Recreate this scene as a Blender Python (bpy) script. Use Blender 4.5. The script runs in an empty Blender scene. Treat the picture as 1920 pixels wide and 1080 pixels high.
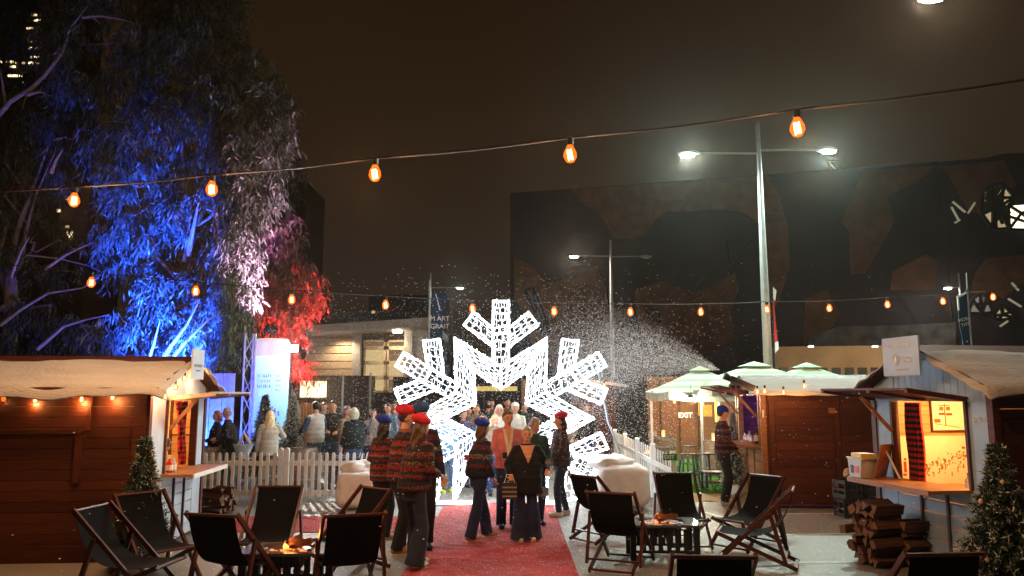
import bpy, bmesh, random, math
import numpy as np
from math import sin, cos, pi, radians, sqrt, atan2, floor
from mathutils import Vector, Matrix, noise
R = radians
rnd = random.Random(7)
sc = bpy.context.scene
COL = sc.collection

# ---------------------------------------------------------------- camera
PITCH, CAM_H, FPX = R(7.78), 2.06, 1450.0
cam_data = bpy.data.cameras.new("camera")
cam_data.sensor_width = 36.0
cam_data.lens = 36.0 * FPX / 1920.0
cam_data.clip_end = 1500
cam = bpy.data.objects.new("camera", cam_data)
cam.location = (0, 0, CAM_H)
cam.rotation_euler = (R(90) + PITCH, 0, 0)
COL.objects.link(cam)
sc.camera = cam

# ---------------------------------------------------------------- exposure, world
sc.view_settings.view_transform = 'Standard'
sc.view_settings.look = 'None'
sc.view_settings.exposure = 0.48
sc.view_settings.gamma = 1.0
sc.cycles.use_denoising = True
sc.cycles.max_bounces = 5
sc.cycles.diffuse_bounces = 2
sc.cycles.glossy_bounces = 2
sc.cycles.transparent_max_bounces = 12
sc.cycles.sample_clamp_indirect = 4.0
sc.cycles.use_light_tree = True
world = bpy.data.worlds.new("World")
sc.world = world
world.use_nodes = True
wn, wl = world.node_tree.nodes, world.node_tree.links
wn.clear()
w_out = wn.new('ShaderNodeOutputWorld'); w_bg = wn.new('ShaderNodeBackground')
w_tc = wn.new('ShaderNodeTexCoord'); w_sep = wn.new('ShaderNodeSeparateXYZ'); w_ramp = wn.new('ShaderNodeValToRGB')
w_noise = wn.new('ShaderNodeTexNoise'); w_mix = wn.new('ShaderNodeMix'); w_mix.data_type = 'RGBA'; w_mix.blend_type = 'MULTIPLY'
w_noise.inputs['Scale'].default_value = 2.2; w_noise.inputs['Detail'].default_value = 3
wl.new(w_tc.outputs['Generated'], w_sep.inputs[0]); wl.new(w_sep.outputs['Z'], w_ramp.inputs[0])
wl.new(w_tc.outputs['Generated'], w_noise.inputs['Vector'])
cr = w_ramp.color_ramp
cr.elements[0].position = 0.0; cr.elements[0].color = (0.016, 0.0115, 0.009, 1)
cr.elements[1].position = 0.6; cr.elements[1].color = (0.0125, 0.0058, 0.0020, 1)
e = cr.elements.new(0.22); e.color = (0.0190, 0.0108, 0.0056, 1)
e = cr.elements.new(0.38); e.color = (0.0175, 0.0088, 0.0036, 1)
w_r2 = wn.new('ShaderNodeMapRange'); w_r2.inputs['To Min'].default_value = 0.75; w_r2.inputs['To Max'].default_value = 1.25
wl.new(w_noise.outputs['Fac'], w_r2.inputs['Value'])
w_mix.inputs[0].default_value = 1.0
wl.new(w_ramp.outputs[0], w_mix.inputs[6]); wl.new(w_r2.outputs[0], w_mix.inputs[7])
wl.new(w_mix.outputs[2], w_bg.inputs[0]); w_bg.inputs[1].default_value = .8
wl.new(w_bg.outputs[0], w_out.inputs[0])

# ---------------------------------------------------------------- picture <-> place
def ray(px, py):
    dx = (px - 960) / FPX; dy = (540 - py) / FPX
    return dx, cos(PITCH) - dy * sin(PITCH), sin(PITCH) + dy * cos(PITCH)
def W(px, py, Y):
    a, b, c = ray(px, py); t = Y / b
    return Vector((a * t, Y, CAM_H + c * t))
def G(px, py, z=0.0):
    a, b, c = ray(px, py); t = (z - CAM_H) / c
    return Vector((a * t, b * t, z))

# ---------------------------------------------------------------- materials
MATS = {}
def nodes_of(name):
    m = bpy.data.materials.new(name); m.use_nodes = True
    nt = m.node_tree
    return m, nt.nodes, nt.links, nt.nodes['Principled BSDF']
def mat(name, col, rough=0.7, metal=0.0, var=0.25, scale=6.0, bump=0.0, bscale=40.0, island=0.0, stretch=None, spec=0.4, sheen=0.0, alpha=1.0):
    if name in MATS: return MATS[name]
    m, n, l, b = nodes_of(name)
    b.inputs['Roughness'].default_value = rough; b.inputs['Metallic'].default_value = metal
    b.inputs['Specular IOR Level'].default_value = spec
    if sheen: b.inputs['Sheen Weight'].default_value = sheen
    if alpha < 1: b.inputs['Alpha'].default_value = alpha
    tc = n.new('ShaderNodeTexCoord'); mp = n.new('ShaderNodeMapping')
    l.new(tc.outputs['Object'], mp.inputs[0])
    if stretch: mp.inputs['Scale'].default_value = stretch
    nz = n.new('ShaderNodeTexNoise'); nz.inputs['Scale'].default_value = scale; nz.inputs['Detail'].default_value = 5
    l.new(mp.outputs[0], nz.inputs['Vector'])
    mr = n.new('ShaderNodeMapRange'); mr.inputs['From Min'].default_value = 0.25; mr.inputs['From Max'].default_value = 0.75
    mr.inputs['To Min'].default_value = 1 - var; mr.inputs['To Max'].default_value = 1 + var
    l.new(nz.outputs['Fac'], mr.inputs['Value'])
    last = mr.outputs[0]
    if island:
        g = n.new('ShaderNodeNewGeometry'); m2 = n.new('ShaderNodeMapRange')
        m2.inputs['To Min'].default_value = 1 - island; m2.inputs['To Max'].default_value = 1 + island
        l.new(g.outputs['Random Per Island'], m2.inputs['Value'])
        mu = n.new('ShaderNodeMath'); mu.operation = 'MULTIPLY'
        l.new(last, mu.inputs[0]); l.new(m2.outputs[0], mu.inputs[1]); last = mu.outputs[0]
    vm = n.new('ShaderNodeVectorMath'); vm.operation = 'SCALE'; vm.inputs[0].default_value = col[:3]
    l.new(last, vm.inputs['Scale']); l.new(vm.outputs[0], b.inputs['Base Color'])
    if bump:
        nb = n.new('ShaderNodeTexNoise'); nb.inputs['Scale'].default_value = bscale; nb.inputs['Detail'].default_value = 4
        l.new(mp.outputs[0], nb.inputs['Vector'])
        bp = n.new('ShaderNodeBump'); bp.inputs['Strength'].default_value = bump; bp.inputs['Distance'].default_value = 0.02
        l.new(nb.outputs['Fac'], bp.inputs['Height']); l.new(bp.outputs[0], b.inputs['Normal'])
    MATS[name] = m
    return m
def emis(name, col, strength, base=(0.02, 0.02, 0.02)):
    if name in MATS: return MATS[name]
    m, n, l, b = nodes_of(name)
    b.inputs['Base Color'].default_value = (*base, 1); b.inputs['Roughness'].default_value = 0.5
    b.inputs['Emission Color'].default_value = (*col, 1); b.inputs['Emission Strength'].default_value = strength
    MATS[name] = m
    return m
def glass_glow(name, col, strength, fac=0.4):
    """thin tinted bulb glass that also glows a little"""
    if name in MATS: return MATS[name]
    m = bpy.data.materials.new(name); m.use_nodes = True
    n, l = m.node_tree.nodes, m.node_tree.links; n.clear()
    o = n.new('ShaderNodeOutputMaterial'); t = n.new('ShaderNodeBsdfTransparent'); e_ = n.new('ShaderNodeEmission'); mx = n.new('ShaderNodeMixShader')
    t.inputs[0].default_value = (1, 0.8, 0.6, 1)
    e_.inputs[0].default_value = (*col, 1); e_.inputs[1].default_value = strength; mx.inputs[0].default_value = fac
    l.new(t.outputs[0], mx.inputs[1]); l.new(e_.outputs[0], mx.inputs[2]); l.new(mx.outputs[0], o.inputs[0])
    MATS[name] = m
    return m

# ---------------------------------------------------------------- mesh builder
class MB:
    def __init__(s): s.v = []; s.f = []; s.m = []
    def quad(s, a, b, c, d, m=0):
        i = len(s.v); s.v += [tuple(a), tuple(b), tuple(c), tuple(d)]; s.f.append((i, i+1, i+2, i+3)); s.m.append(m); return s
    def obox(s, o, U, V, N, m=0):
        o, U, V, N = Vector(o), Vector(U), Vector(V), Vector(N); i = len(s.v)
        for a in (o, o+U, o+U+V, o+V): s.v.append(tuple(a))
        for a in (o+N, o+U+N, o+U+V+N, o+V+N): s.v.append(tuple(a))
        if U.cross(V).dot(N) > 0: fs = [(3,2,1,0),(4,5,6,7),(0,1,5,4),(1,2,6,5),(2,3,7,6),(3,0,4,7)]
        else: fs = [(0,1,2,3),(7,6,5,4),(4,5,1,0),(5,6,2,1),(6,7,3,2),(7,4,0,3)]
        s.f += [tuple(i+k for k in f) for f in fs]; s.m += [m]*6; return s
    def box(s, c, d, m=0, rz=0.0):
        c = Vector(c); ca, sa = cos(rz), sin(rz)
        U = Vector((ca*d[0], sa*d[0], 0)); V = Vector((-sa*d[1], ca*d[1], 0)); N = Vector((0, 0, d[2]))
        return s.obox(c-U/2-V/2-N/2, U, V, N, m)
    def bar(s, p, q, w, h, m=0, up=(0, 0, 1)):
        p, q = Vector(p), Vector(q); d = q-p; u = Vector(up)
        if abs(d.normalized().dot(u)) > .99: u = Vector((0, 1, 0))
        a = d.cross(u).normalized(); b = a.cross(d).normalized()
        return s.obox(p-a*w/2-b*h/2, a*w, b*h, d, m)
    def tube(s, pts, r, n=8, m=0, cap=True, sq=(1, 1), up=None):
        pts = [Vector(p) for p in pts]; k = len(pts)
        if not hasattr(r, '__len__'): r = [r]*k
        i0 = len(s.v); prev = None
        for j, p in enumerate(pts):
            d = (pts[min(j+1, k-1)]-pts[max(j-1, 0)])
            d = d.normalized() if d.length > 1e-9 else Vector((0, 0, 1))
            if prev is None:
                u = Vector(up) if up else (Vector((0, 0, 1)) if abs(d.z) < .9 else Vector((0, 1, 0)))
            else: u = prev
            a = d.cross(u)
            if a.length < 1e-6: a = d.cross(Vector((1, 0, 0)))
            a.normalize(); b = a.cross(d).normalized(); prev = b
            for q in range(n):
                t = 2*pi*q/n
                s.v.append(tuple(p + a*cos(t)*r[j]*sq[0] + b*sin(t)*r[j]*sq[1]))
        for j in range(k-1):
            for q in range(n):
                A = i0+j*n+q; B = i0+j*n+(q+1) % n
                s.f.append((A, B, B+n, A+n)); s.m.append(m)
        if cap:
            s.f.append(tuple(i0+q for q in reversed(range(n)))); s.m.append(m)
            s.f.append(tuple(i0+(k-1)*n+q for q in range(n))); s.m.append(m)
        return s
    def rings(s, rs, n=16, m=0, cap=True):
        """rs: list of (centre, rx, ry) horizontal ellipses"""
        i0 = len(s.v)
        for c, rx, ry in rs:
            for q in range(n):
                t = 2*pi*q/n; s.v.append((c[0]+cos(t)*rx, c[1]+sin(t)*ry, c[2]))
        for j in range(len(rs)-1):
            for q in range(n):
                A = i0+j*n+q; B = i0+j*n+(q+1) % n
                s.f.append((A, B, B+n, A+n)); s.m.append(m)
        if cap:
            s.f.append(tuple(i0+q for q in reversed(range(n)))); s.m.append(m)
            s.f.append(tuple(i0+(len(rs)-1)*n+q for q in range(n))); s.m.append(m)
        return s
    def lathe(s, prof, c=(0, 0, 0), n=20, m=0):
        return s.rings([((c[0], c[1], c[2]+z), max(r, 1e-4), max(r, 1e-4)) for r, z in prof], n, m)
    def ell(s, c, r, nu=12, nv=8, m=0, fn=None):
        i0 = len(s.v); c = Vector(c)
        for j in range(nv+1):
            ph = -pi/2+pi*j/nv
            for q in range(nu):
                t = 2*pi*q/nu; d = Vector((cos(ph)*cos(t), cos(ph)*sin(t), sin(ph)))
                p = Vector((d.x*r[0], d.y*r[1], d.z*r[2]))
                if fn: p = fn(p, d)
                s.v.append(tuple(c+p))
        for j in range(nv):
            for q in range(nu):
                A = i0+j*nu+q; B = i0+j*nu+(q+1) % nu
                s.f.append((A, B, B+nu, A+nu)); s.m.append(m)
        return s
    def prism(s, poly, N, m=0):
        """poly: 3D points of one flat polygon, N: thickness vector"""
        N = Vector(N); P = [Vector(p) for p in poly]; k = len(P); i0 = len(s.v)
        nn = Vector((0, 0, 0))
        for j in range(k): nn += P[j].cross(P[(j+1) % k])
        if nn.dot(N) > 0: P.reverse()
        s.v += [tuple(p) for p in P]+[tuple(p+N) for p in P]
        s.f.append(tuple(range(i0, i0+k))); s.m.append(m)
        s.f.append(tuple(i0+k+j for j in reversed(range(k)))); s.m.append(m)
        for j in range(k):
            a = i0+j; b = i0+(j+1) % k
            s.f.append((b, a, a+k, b+k)); s.m.append(m)
        return s
    def xf(s, M, start=0):
        s.v[start:] = [tuple(M @ Vector(v)) for v in s.v[start:]]; return s
    def build(s, name, mats, parent=None, smooth=False, loc=None, rz=0.0):
        me = bpy.data.meshes.new(name); me.from_pydata(s.v, [], s.f)
        if not isinstance(mats, (list, tuple)): mats = [mats]
        for x in mats: me.materials.append(x)
        if len(mats) > 1: me.polygons.foreach_set('material_index', s.m)
        if smooth: me.polygons.foreach_set('use_smooth', [True]*len(s.f))
        me.update()
        o = bpy.data.objects.new(name, me); COL.objects.link(o)
        if parent: o.parent = parent
        if loc is not None: o.location = loc
        o.rotation_euler.z = rz
        return o
def tag(o, label=None, cat=None, group=None, kind=None):
    if label: o['label'] = label
    if cat: o['category'] = cat
    if group: o['group'] = group
    if kind: o['kind'] = kind
    return o
def thing(name, label, cat, loc=(0, 0, 0), rz=0.0, group=None):
    o = bpy.data.objects.new(name, None); COL.objects.link(o)
    o.empty_display_size = .2; o.location = loc; o.rotation_euler.z = rz
    return tag(o, label, cat, group)
def copy_tree(o, parent=None):
    c = o.copy(); COL.objects.link(c)
    if parent: c.parent = parent
    for ch in list(o.children): copy_tree(ch, c)
    return c
def dup(o, loc, rz, label, s=1.0):
    c = copy_tree(o); c.location = loc; c.rotation_euler.z = rz; c.scale = (s, s, s); c['label'] = label
    return c
def text(name, st, size, m, parent, loc, rot=(R(90), 0, 0), ext=0.002, align='CENTER', bold=0.0, sp=1.0):
    cu = bpy.data.curves.new(name, 'FONT'); cu.body = st; cu.size = size; cu.extrude = ext; cu.align_x = align; cu.align_y = 'CENTER'
    cu.offset = bold; cu.space_line = sp; cu.resolution_u = 3
    t = bpy.data.objects.new('tmp', cu); COL.objects.link(t)
    dg = bpy.context.evaluated_depsgraph_get()
    me = bpy.data.meshes.new_from_object(t.evaluated_get(dg)); bpy.data.objects.remove(t)
    me.materials.clear(); me.materials.append(m)
    o = bpy.data.objects.new(name, me); COL.objects.link(o); o.parent = parent; o.location = loc; o.rotation_euler = rot
    return o
def strokes(name, m, parent, x0, x1, y, z, h, seed=1):
    """one line of print too small to read in the photograph: uneven upright strokes"""
    r = random.Random(seed); b = MB(); x = x0
    while x < x1:
        w = h*r.uniform(.10, .2); b.box((x, y, z), (w, .003, h*r.uniform(.7, 1)))
        if r.random() < .5: b.box((x+h*.16, y, z+h*r.choice((-.35, 0, .35))), (h*.3, .003, h*.13))
        x += h*r.uniform(.4, .75)
    return b.build(name, m, parent)
def lamp(kind, loc, power, col, radius=0.05, target=None, angle=60, blend=.5, name='lamp_light', parent=None):
    d = bpy.data.lights.new(name, kind); d.energy = power; d.color = col
    d.shadow_soft_size = radius
    if kind == 'SPOT': d.spot_size = R(angle); d.spot_blend = blend
    o = bpy.data.objects.new(name, d); COL.objects.link(o); o.location = loc
    if target is not None:
        o.rotation_euler = (Vector(target)-Vector(loc)).to_track_quat('-Z', 'Y').to_euler()
    if parent: o.parent = parent
    return o
def remesh(mb, name, mats, parent, voxel, smooth_it=3, loc=None):
    """one closed skin over everything in the builder"""
    me = bpy.data.meshes.new(name); me.from_pydata(mb.v, [], mb.f); me.update()
    t = bpy.data.objects.new('tmp', me); COL.objects.link(t)
    md = t.modifiers.new('r', 'REMESH'); md.mode = 'VOXEL'; md.voxel_size = voxel; md.use_smooth_shade = True
    if smooth_it:
        ms = t.modifiers.new('s', 'SMOOTH'); ms.factor = .5; ms.iterations = smooth_it
    dg = bpy.context.evaluated_depsgraph_get()
    me2 = bpy.data.meshes.new_from_object(t.evaluated_get(dg)); bpy.data.objects.remove(t); bpy.data.meshes.remove(me)
    me2.name = name; me2.materials.clear()
    if not isinstance(mats, (list, tuple)): mats = [mats]
    for x in mats: me2.materials.append(x)
    o = bpy.data.objects.new(name, me2); COL.objects.link(o)
    if parent: o.parent = parent
    if loc is not None: o.location = loc
    return o
def npmesh(name, V, F, mats, parent=None, smooth=False):
    """V (n,3) array, F (m,k) int array"""
    me = bpy.data.meshes.new(name); k = F.shape[1]
    me.vertices.add(len(V)); me.vertices.foreach_set('co', np.ascontiguousarray(V, dtype=np.float32).ravel())
    me.loops.add(F.size); me.loops.foreach_set('vertex_index', F.astype(np.int32).ravel())
    me.polygons.add(len(F)); me.polygons.foreach_set('loop_start', np.arange(0, F.size, k, dtype=np.int32))
    me.polygons.foreach_set('loop_total', np.full(len(F), k, dtype=np.int32))
    me.update(calc_edges=True)
    if not isinstance(mats, (list, tuple)): mats = [mats]
    for x in mats: me.materials.append(x)
    o = bpy.data.objects.new(name, me); COL.objects.link(o)
    if parent: o.parent = parent
    return o
def blades(P, D, L, Wd, rng, fold=True):
    """P base points, D unit directions, L lengths, Wd widths -> rhombus leaves"""
    n = len(P); r = rng.normal(size=(n, 3)); S = np.cross(D, r); S /= np.linalg.norm(S, axis=1)[:, None]+1e-9
    N = np.cross(D, S)
    mid = P+D*(L*.45)[:, None]+N*(L*.08)[:, None]
    V = np.stack([P, mid+S*(Wd/2)[:, None], P+D*L[:, None], mid-S*(Wd/2)[:, None]], 1).reshape(-1, 3)
    F = np.arange(4*n).reshape(n, 4)
    return V, F

# ---------------------------------------------------------------- common materials
M_wood_dark = mat('dark stained boards', (.085, .019, .0065), .55, var=.4, scale=3, stretch=(1.2, 1.2, 14), island=.28, bump=.25, bscale=14)
M_wood_mid = mat('warm brown timber', (.30, .14, .06), .5, var=.3, scale=4, stretch=(1, 1, 8), island=.2)
M_wood_in = mat('honey pine lining', (.55, .30, .12), .5, var=.2, scale=4, stretch=(1, 1, 8), island=.12)
M_wood_chair = mat('oiled hardwood frame', (.060, .015, .008), .38, var=.3, scale=10, stretch=(1, 1, 1), island=.15)
M_white_boards = mat('pale painted boards', (.52, .60, .70), .5, var=.12, scale=3, island=.06, bump=.1)
M_blue_boards = mat('pale blue grey boards', (.28, .41, .58), .5, var=.14, scale=3, island=.07, bump=.1)
M_black = mat('black paint', (.012, .012, .013), .5)
M_canvas = mat('black canvas', (.0045, .0045, .006), .95, var=.3, scale=30, bump=.1, bscale=300, spec=.12)
M_white = mat('white paint', (.80, .80, .78), .45, var=.06)
M_snowcloth = mat('fleecy snow blanket', (.52, .50, .49), .95, var=.12, scale=5, bump=.7, bscale=45, stretch=(1, .35, 1))
M_metal = mat('galvanised steel', (.42, .43, .42), .4, .6, var=.15)
M_dmetal = mat('dark metal', (.05, .05, .055), .4, .7)
M_concrete = mat('grey concrete', (.30, .29, .27), .85, bump=.2)
M_warmglow = emis('hot filament', (1, .62, .25), 60)
# ================================================================ SETTING
def ground_mat(name, col, speck, dens, bump=.25, var=.3, vs=26, rgh=(.35, .8), wr=0):
    m, n, l, b = nodes_of(name)
    tc = n.new('ShaderNodeTexCoord'); nz = n.new('ShaderNodeTexNoise'); nz.inputs['Scale'].default_value = .9; nz.inputs['Detail'].default_value = 8
    l.new(tc.outputs['Object'], nz.inputs['Vector'])
    nf = n.new('ShaderNodeTexNoise'); nf.inputs['Scale'].default_value = 60; nf.inputs['Detail'].default_value = 3
    l.new(tc.outputs['Object'], nf.inputs['Vector'])
    ad = n.new('ShaderNodeMath'); ad.operation = 'ADD'; l.new(nz.outputs[0], ad.inputs[0]); l.new(nf.outputs[0], ad.inputs[1])
    mr = n.new('ShaderNodeMapRange'); mr.inputs['From Min'].default_value = .6; mr.inputs['From Max'].default_value = 1.4
    mr.inputs['To Min'].default_value = 1-var; mr.inputs['To Max'].default_value = 1+var; l.new(ad.outputs[0], mr.inputs['Value'])
    vm = n.new('ShaderNodeVectorMath'); vm.operation = 'SCALE'; vm.inputs[0].default_value = col; l.new(mr.outputs[0], vm.inputs['Scale'])
    # fallen foam flakes: small white dots, thicker close to the arch where they drop
    vo = n.new('ShaderNodeTexVoronoi'); vo.inputs['Scale'].default_value = vs; l.new(tc.outputs['Object'], vo.inputs['Vector'])
    dist = n.new('ShaderNodeVectorMath'); dist.operation = 'DISTANCE'; dist.inputs[1].default_value = (0.3, 14.0, 0); l.new(tc.outputs['Object'], dist.inputs[0])
    dr = n.new('ShaderNodeMapRange'); dr.inputs['From Min'].default_value = 0; dr.inputs['From Max'].default_value = 6.5
    dr.inputs['To Min'].default_value = dens; dr.inputs['To Max'].default_value = .0; l.new(dist.outputs['Value'], dr.inputs['Value'])
    wn_ = n.new('ShaderNodeTexWhiteNoise'); l.new(vo.outputs['Position'], wn_.inputs['Vector'])
    lt = n.new('ShaderNodeMath'); lt.operation = 'LESS_THAN'; l.new(wn_.outputs['Value'], lt.inputs[0]); l.new(dr.outputs[0], lt.inputs[1])
    sz = n.new('ShaderNodeMath'); sz.operation = 'LESS_THAN'; l.new(vo.outputs['Distance'], sz.inputs[0]); sz.inputs[1].default_value = .26
    mm = n.new('ShaderNodeMath'); mm.operation = 'MULTIPLY'; l.new(lt.outputs[0], mm.inputs[0]); l.new(sz.outputs[0], mm.inputs[1])
    mx = n.new('ShaderNodeMix'); mx.data_type = 'RGBA'; l.new(mm.outputs[0], mx.inputs[0]); l.new(vm.outputs[0], mx.inputs[6]); mx.inputs[7].default_value = (*speck, 1)
    l.new(mx.outputs[2], b.inputs['Base Color'])
    rr = n.new('ShaderNodeMapRange'); rr.inputs['To Min'].default_value = rgh[0]; rr.inputs['To Max'].default_value = rgh[1]; l.new(nz.outputs[0], rr.inputs['Value']); l.new(rr.outputs[0], b.inputs['Roughness'])
    bp = n.new('ShaderNodeBump'); bp.inputs['Strength'].default_value = bump; bp.inputs['Distance'].default_value = .01; l.new(nf.outputs[0], bp.inputs['Height']); l.new(bp.outputs[0], b.inputs['Normal'])
    if wr:
        nw = n.new('ShaderNodeTexNoise'); nw.inputs['Scale'].default_value = 1.7; nw.inputs['Detail'].default_value = 3; nw.inputs['Distortion'].default_value = 1.2; l.new(tc.outputs['Object'], nw.inputs['Vector'])
        b2 = n.new('ShaderNodeBump'); b2.inputs['Strength'].default_value = .7; b2.inputs['Distance'].default_value = .12; l.new(nw.outputs[0], b2.inputs['Height']); l.new(bp.outputs[0], b2.inputs['Normal']); l.new(b2.outputs[0], b.inputs['Normal'])
    return m
M_ground = ground_mat('worn car park concrete', (.20, .185, .165), (.8, .8, .82), .75)
M_carpet = ground_mat('red event carpet', (.33, .012, .010), (.8, .7, .7), .60, bump=.8, var=.35, vs=40, rgh=(.85, 1), wr=1)
M_turf = mat('artificial turf', (.06, .20, .02), .9, var=.5, scale=9, bump=1.0, bscale=120)
M_line = mat('worn white line paint', (.62, .60, .56), .6, var=.3, scale=14)

g = MB(); g.quad((-400, -60, 0), (400, -60, 0), (400, 700, 0), (-400, 700, 0)); tag(g.build('ground', M_ground), kind='structure')
g = MB()
g.obox((-1.26, 3.0, .004), (2.02, 0, 0), (0, 12.1, 0), (0, 0, .006))
tag(g.build('red_carpet_path', M_carpet), kind='structure')
g = MB(); g.obox((-4.75, 11.95, .004), (3.48, 0, 0), (0, 1.5, 0), (0, 0, .006)); tag(g.build('side_carpet_path', M_carpet), kind='structure')
# painted bay lines
def line(p, q, w=.09, z=.004):
    p, q = Vector(p), Vector(q); d = (q-p).normalized(); s = Vector((-d.y, d.x, 0))*w/2
    a = MB().quad(Vector((*(p-s).xy, z)), Vector((*(q-s).xy, z)), Vector((*(q+s).xy, z)), Vector((*(p+s).xy, z)))
    return tag(a.build('bay_line', M_line), kind='structure')
line(G(1440, 1003), G(1586, 1001)); line(G(1462, 1056), G(1600, 1054)); line(G(1380, 964), G(1570, 963)); line(G(1320, 960), G(1470, 1003), .07)
line(G(598, 962), G(672, 940), .12); line(G(560, 1009), G(455, 1001), .08); line(G(1075, 1020), G(1345, 1052), .05)
# enclosure floors
tf = MB(); tf.quad((2.95, 16.6, .008), (13, 16.6, .008), (13, 27, .008), (2.95, 27, .008)); tag(tf.build('artificial_turf_ground', M_turf), kind='structure')
tf = MB(); tf.quad((2.95, 15.3, .008), (9, 15.3, .008), (9, 16.6, .008), (2.95, 16.6, .008))
tag(tf.build('coir_mat_ground', mat('coir matting', (.42, .27, .12), .95, var=.35, scale=40, bump=.8, bscale=150)), kind='structure')
rng = np.random.default_rng(3)
n = 30000; P = np.stack([rng.uniform(2.95, 9, n), 16.5+rng.uniform(0, 1, n)**1.6*9, np.full(n, .008)], 1)
D = np.stack([rng.normal(0, .4, n), rng.normal(0, .4, n), np.ones(n)], 1); D /= np.linalg.norm(D, axis=1)[:, None]
V, F = blades(P, D, rng.uniform(.03, .06, n), np.full(n, .012), rng)
tag(npmesh('turf_grass', V, F, mat('turf blades', (.10, .32, .04), .7, var=.5, scale=3)), 'short green artificial grass in the drinks enclosure', 'grass', kind='stuff')

# ---------------------------------------------------------------- big dark museum behind
A0 = Vector((-0.1, 60.4, 0)); A1 = Vector((29.6, 51.9, 0)); FD = (A1-A0).normalized(); FN = Vector((FD.y, -FD.x, 0))   # FN towards camera
if FN.y > 0: FN = -FN
def onF(px, py, off=0.0):
    a = Vector(ray(px, py)); t = ((A0+FN*off)-Vector((0, 0, CAM_H))).dot(FN)/a.dot(FN)
    return Vector((0, 0, CAM_H))+a*t
M_nav = mat('night blue zinc facade', (.040, .038, .060), .5, .2, var=.25, scale=.4)
M_brn = mat('brown sandstone cladding', (.21, .100, .055), .8, var=.3, scale=1.4, bump=.3, bscale=6)
M_brn2 = mat('dark sandstone cladding', (.16, .080, .050), .8, var=.3, scale=1.0)
mus = thing('museum_building', 'huge dark angular building with patchwork of brown and black cladding panels', 'building', tuple(A0))
def mloc(p): return Vector(p)-A0
E1 = onF(2080, 285); top0 = onF(957, 362)
b = MB(); b.prism([mloc(onF(957, 362)), mloc(onF(1762, 303)), mloc(Vector((onF(1762, 303).x, onF(1762, 303).y, 0))), mloc(Vector((top0.x, top0.y, 0)))], -FN*22)
b.build('wall', M_nav, mus)
b = MB(); pA = onF(1764, 303); pB = onF(2200, 268)
b.prism([mloc(pA+FN*.0), mloc(pB), mloc(Vector((pB.x, pB.y, 0))), mloc(Vector((pA.x, pA.y, 0)))], -FN*18); b.build('wall', M_nav, mus)
b = MB(); q1 = onF(1830, 303, -6); q2 = onF(1878, 288, -6); q3 = onF(2120, 280, -6)
b.prism([mloc(q1), mloc(q2), mloc(q3), mloc(q3-Vector((0, 0, 4))), mloc(q1-Vector((0, 0, 4)))], -FN*6); b.build('roof_block', M_nav, mus)
def panel(pts, m, t=.25):
    b = MB(); b.prism([mloc(onF(x, y)) for x, y in pts], FN*t); b.build('cladding_panel', m, mus)
panel([(1072, 356), (1440, 330), (1462, 372), (1478, 430), (1480, 500), (1462, 560), (1440, 610), (1436, 470), (1425, 420), (1390, 398), (1352, 394), (1250, 397), (1228, 415), (1212, 440), (1185, 448), (1150, 448), (1140, 425), (1120, 395), (1090, 380)], M_brn)
panel([(964, 480), (1000, 500), (1020, 528), (1045, 530), (1118, 500), (1135, 540), (1140, 575), (1180, 580), (1150, 640), (1100, 690), (1010, 690), (985, 590), (966, 560)], M_brn)
panel([(1190, 545), (1240, 528), (1275, 540), (1290, 552), (1330, 540), (1378, 512), (1385, 540), (1370, 580), (1378, 640), (1300, 670), (1215, 640), (1195, 600)], M_brn2)
panel([(1615, 322), (1760, 312), (1700, 352), (1662, 372), (1676, 415), (1660, 450), (1640, 480), (1622, 512), (1594, 515), (1592, 435), (1578, 418), (1590, 385)], M_brn2)
panel([(1672, 510), (1735, 478), (1756, 492), (1752, 540), (1730, 545), (1668, 545)], M_brn2)
panel([(1766, 314), (1880, 303), (1905, 350), (1838, 360), (1842, 405), (1815, 395), (1790, 350)], M_brn2)
panel([(1850, 485), (1930, 478), (1930, 520), (1880, 560), (1820, 545), (1828, 510)], M_brn2)
panel([(1510, 560), (1550, 545), (1575, 590), (1540, 640), (1505, 650)], M_brn2)
# fine triangular joints on the cladding
b = MB()
for _ in range(260):
    x = rnd.uniform(1000, 1900); y = rnd.uniform(330, 640); a = rnd.choice([0.2, 1.2, 2.2])+rnd.uniform(-.1, .1); L = rnd.uniform(15, 45)
    p = mloc(onF(x, y, .26)); q = mloc(onF(x+cos(a)*L, y+sin(a)*L*.8, .26)); 
    if q.z > 0 and (q+A0).z < 17: b.bar(p, q, .05, .02)
b.build('panel_joint', mat('facade joint shadow gap', (.05, .035, .03), .8), mus)
# lattice windows
M_lit = emis('lit gallery window', (1, .80, .42), .28)
M_lit2 = emis('bright gallery window', (1, .86, .55), 2.2)
M_lit3 = emis('dim pinkish window', (.85, .70, .62), .16)
def lattice(pts, m, seeds, bars, r=.09):
    b = MB(); b.prism([mloc(onF(x, y, .02)) for x, y in pts], FN*.06); w = b.build('window', m, mus)
    b = MB(); P = [(x, y) for x, y in pts]
    for cx, cy in seeds:
        for x, y in P: b.bar(mloc(onF(cx, cy, .3)), mloc(onF(x, y, .3)), r*2, r*2)
    for i in range(len(P)): b.bar(mloc(onF(*P[i], .3)), mloc(onF(*P[(i+1) % len(P)], .3)), r*2, r*2)
    for x1, y1, x2, y2 in bars: b.bar(mloc(onF(x1, y1, .3)), mloc(onF(x2, y2, .3)), r*1.5, r*2)
    b.build('frame', M_dmetal, w)
lattice([(1842, 362), (1856, 348), (1882, 344), (1902, 370), (1890, 392), (1892, 428), (1862, 430), (1842, 402)], M_lit, [(1878, 385), (1862, 372)], [(1850, 355, 1880, 420), (1845, 380, 1895, 400), (1848, 400, 1885, 352), (1844, 392, 1870, 350), (1856, 428, 1900, 375), (1846, 370, 1892, 415), (1862, 345, 1868, 430)])
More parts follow.
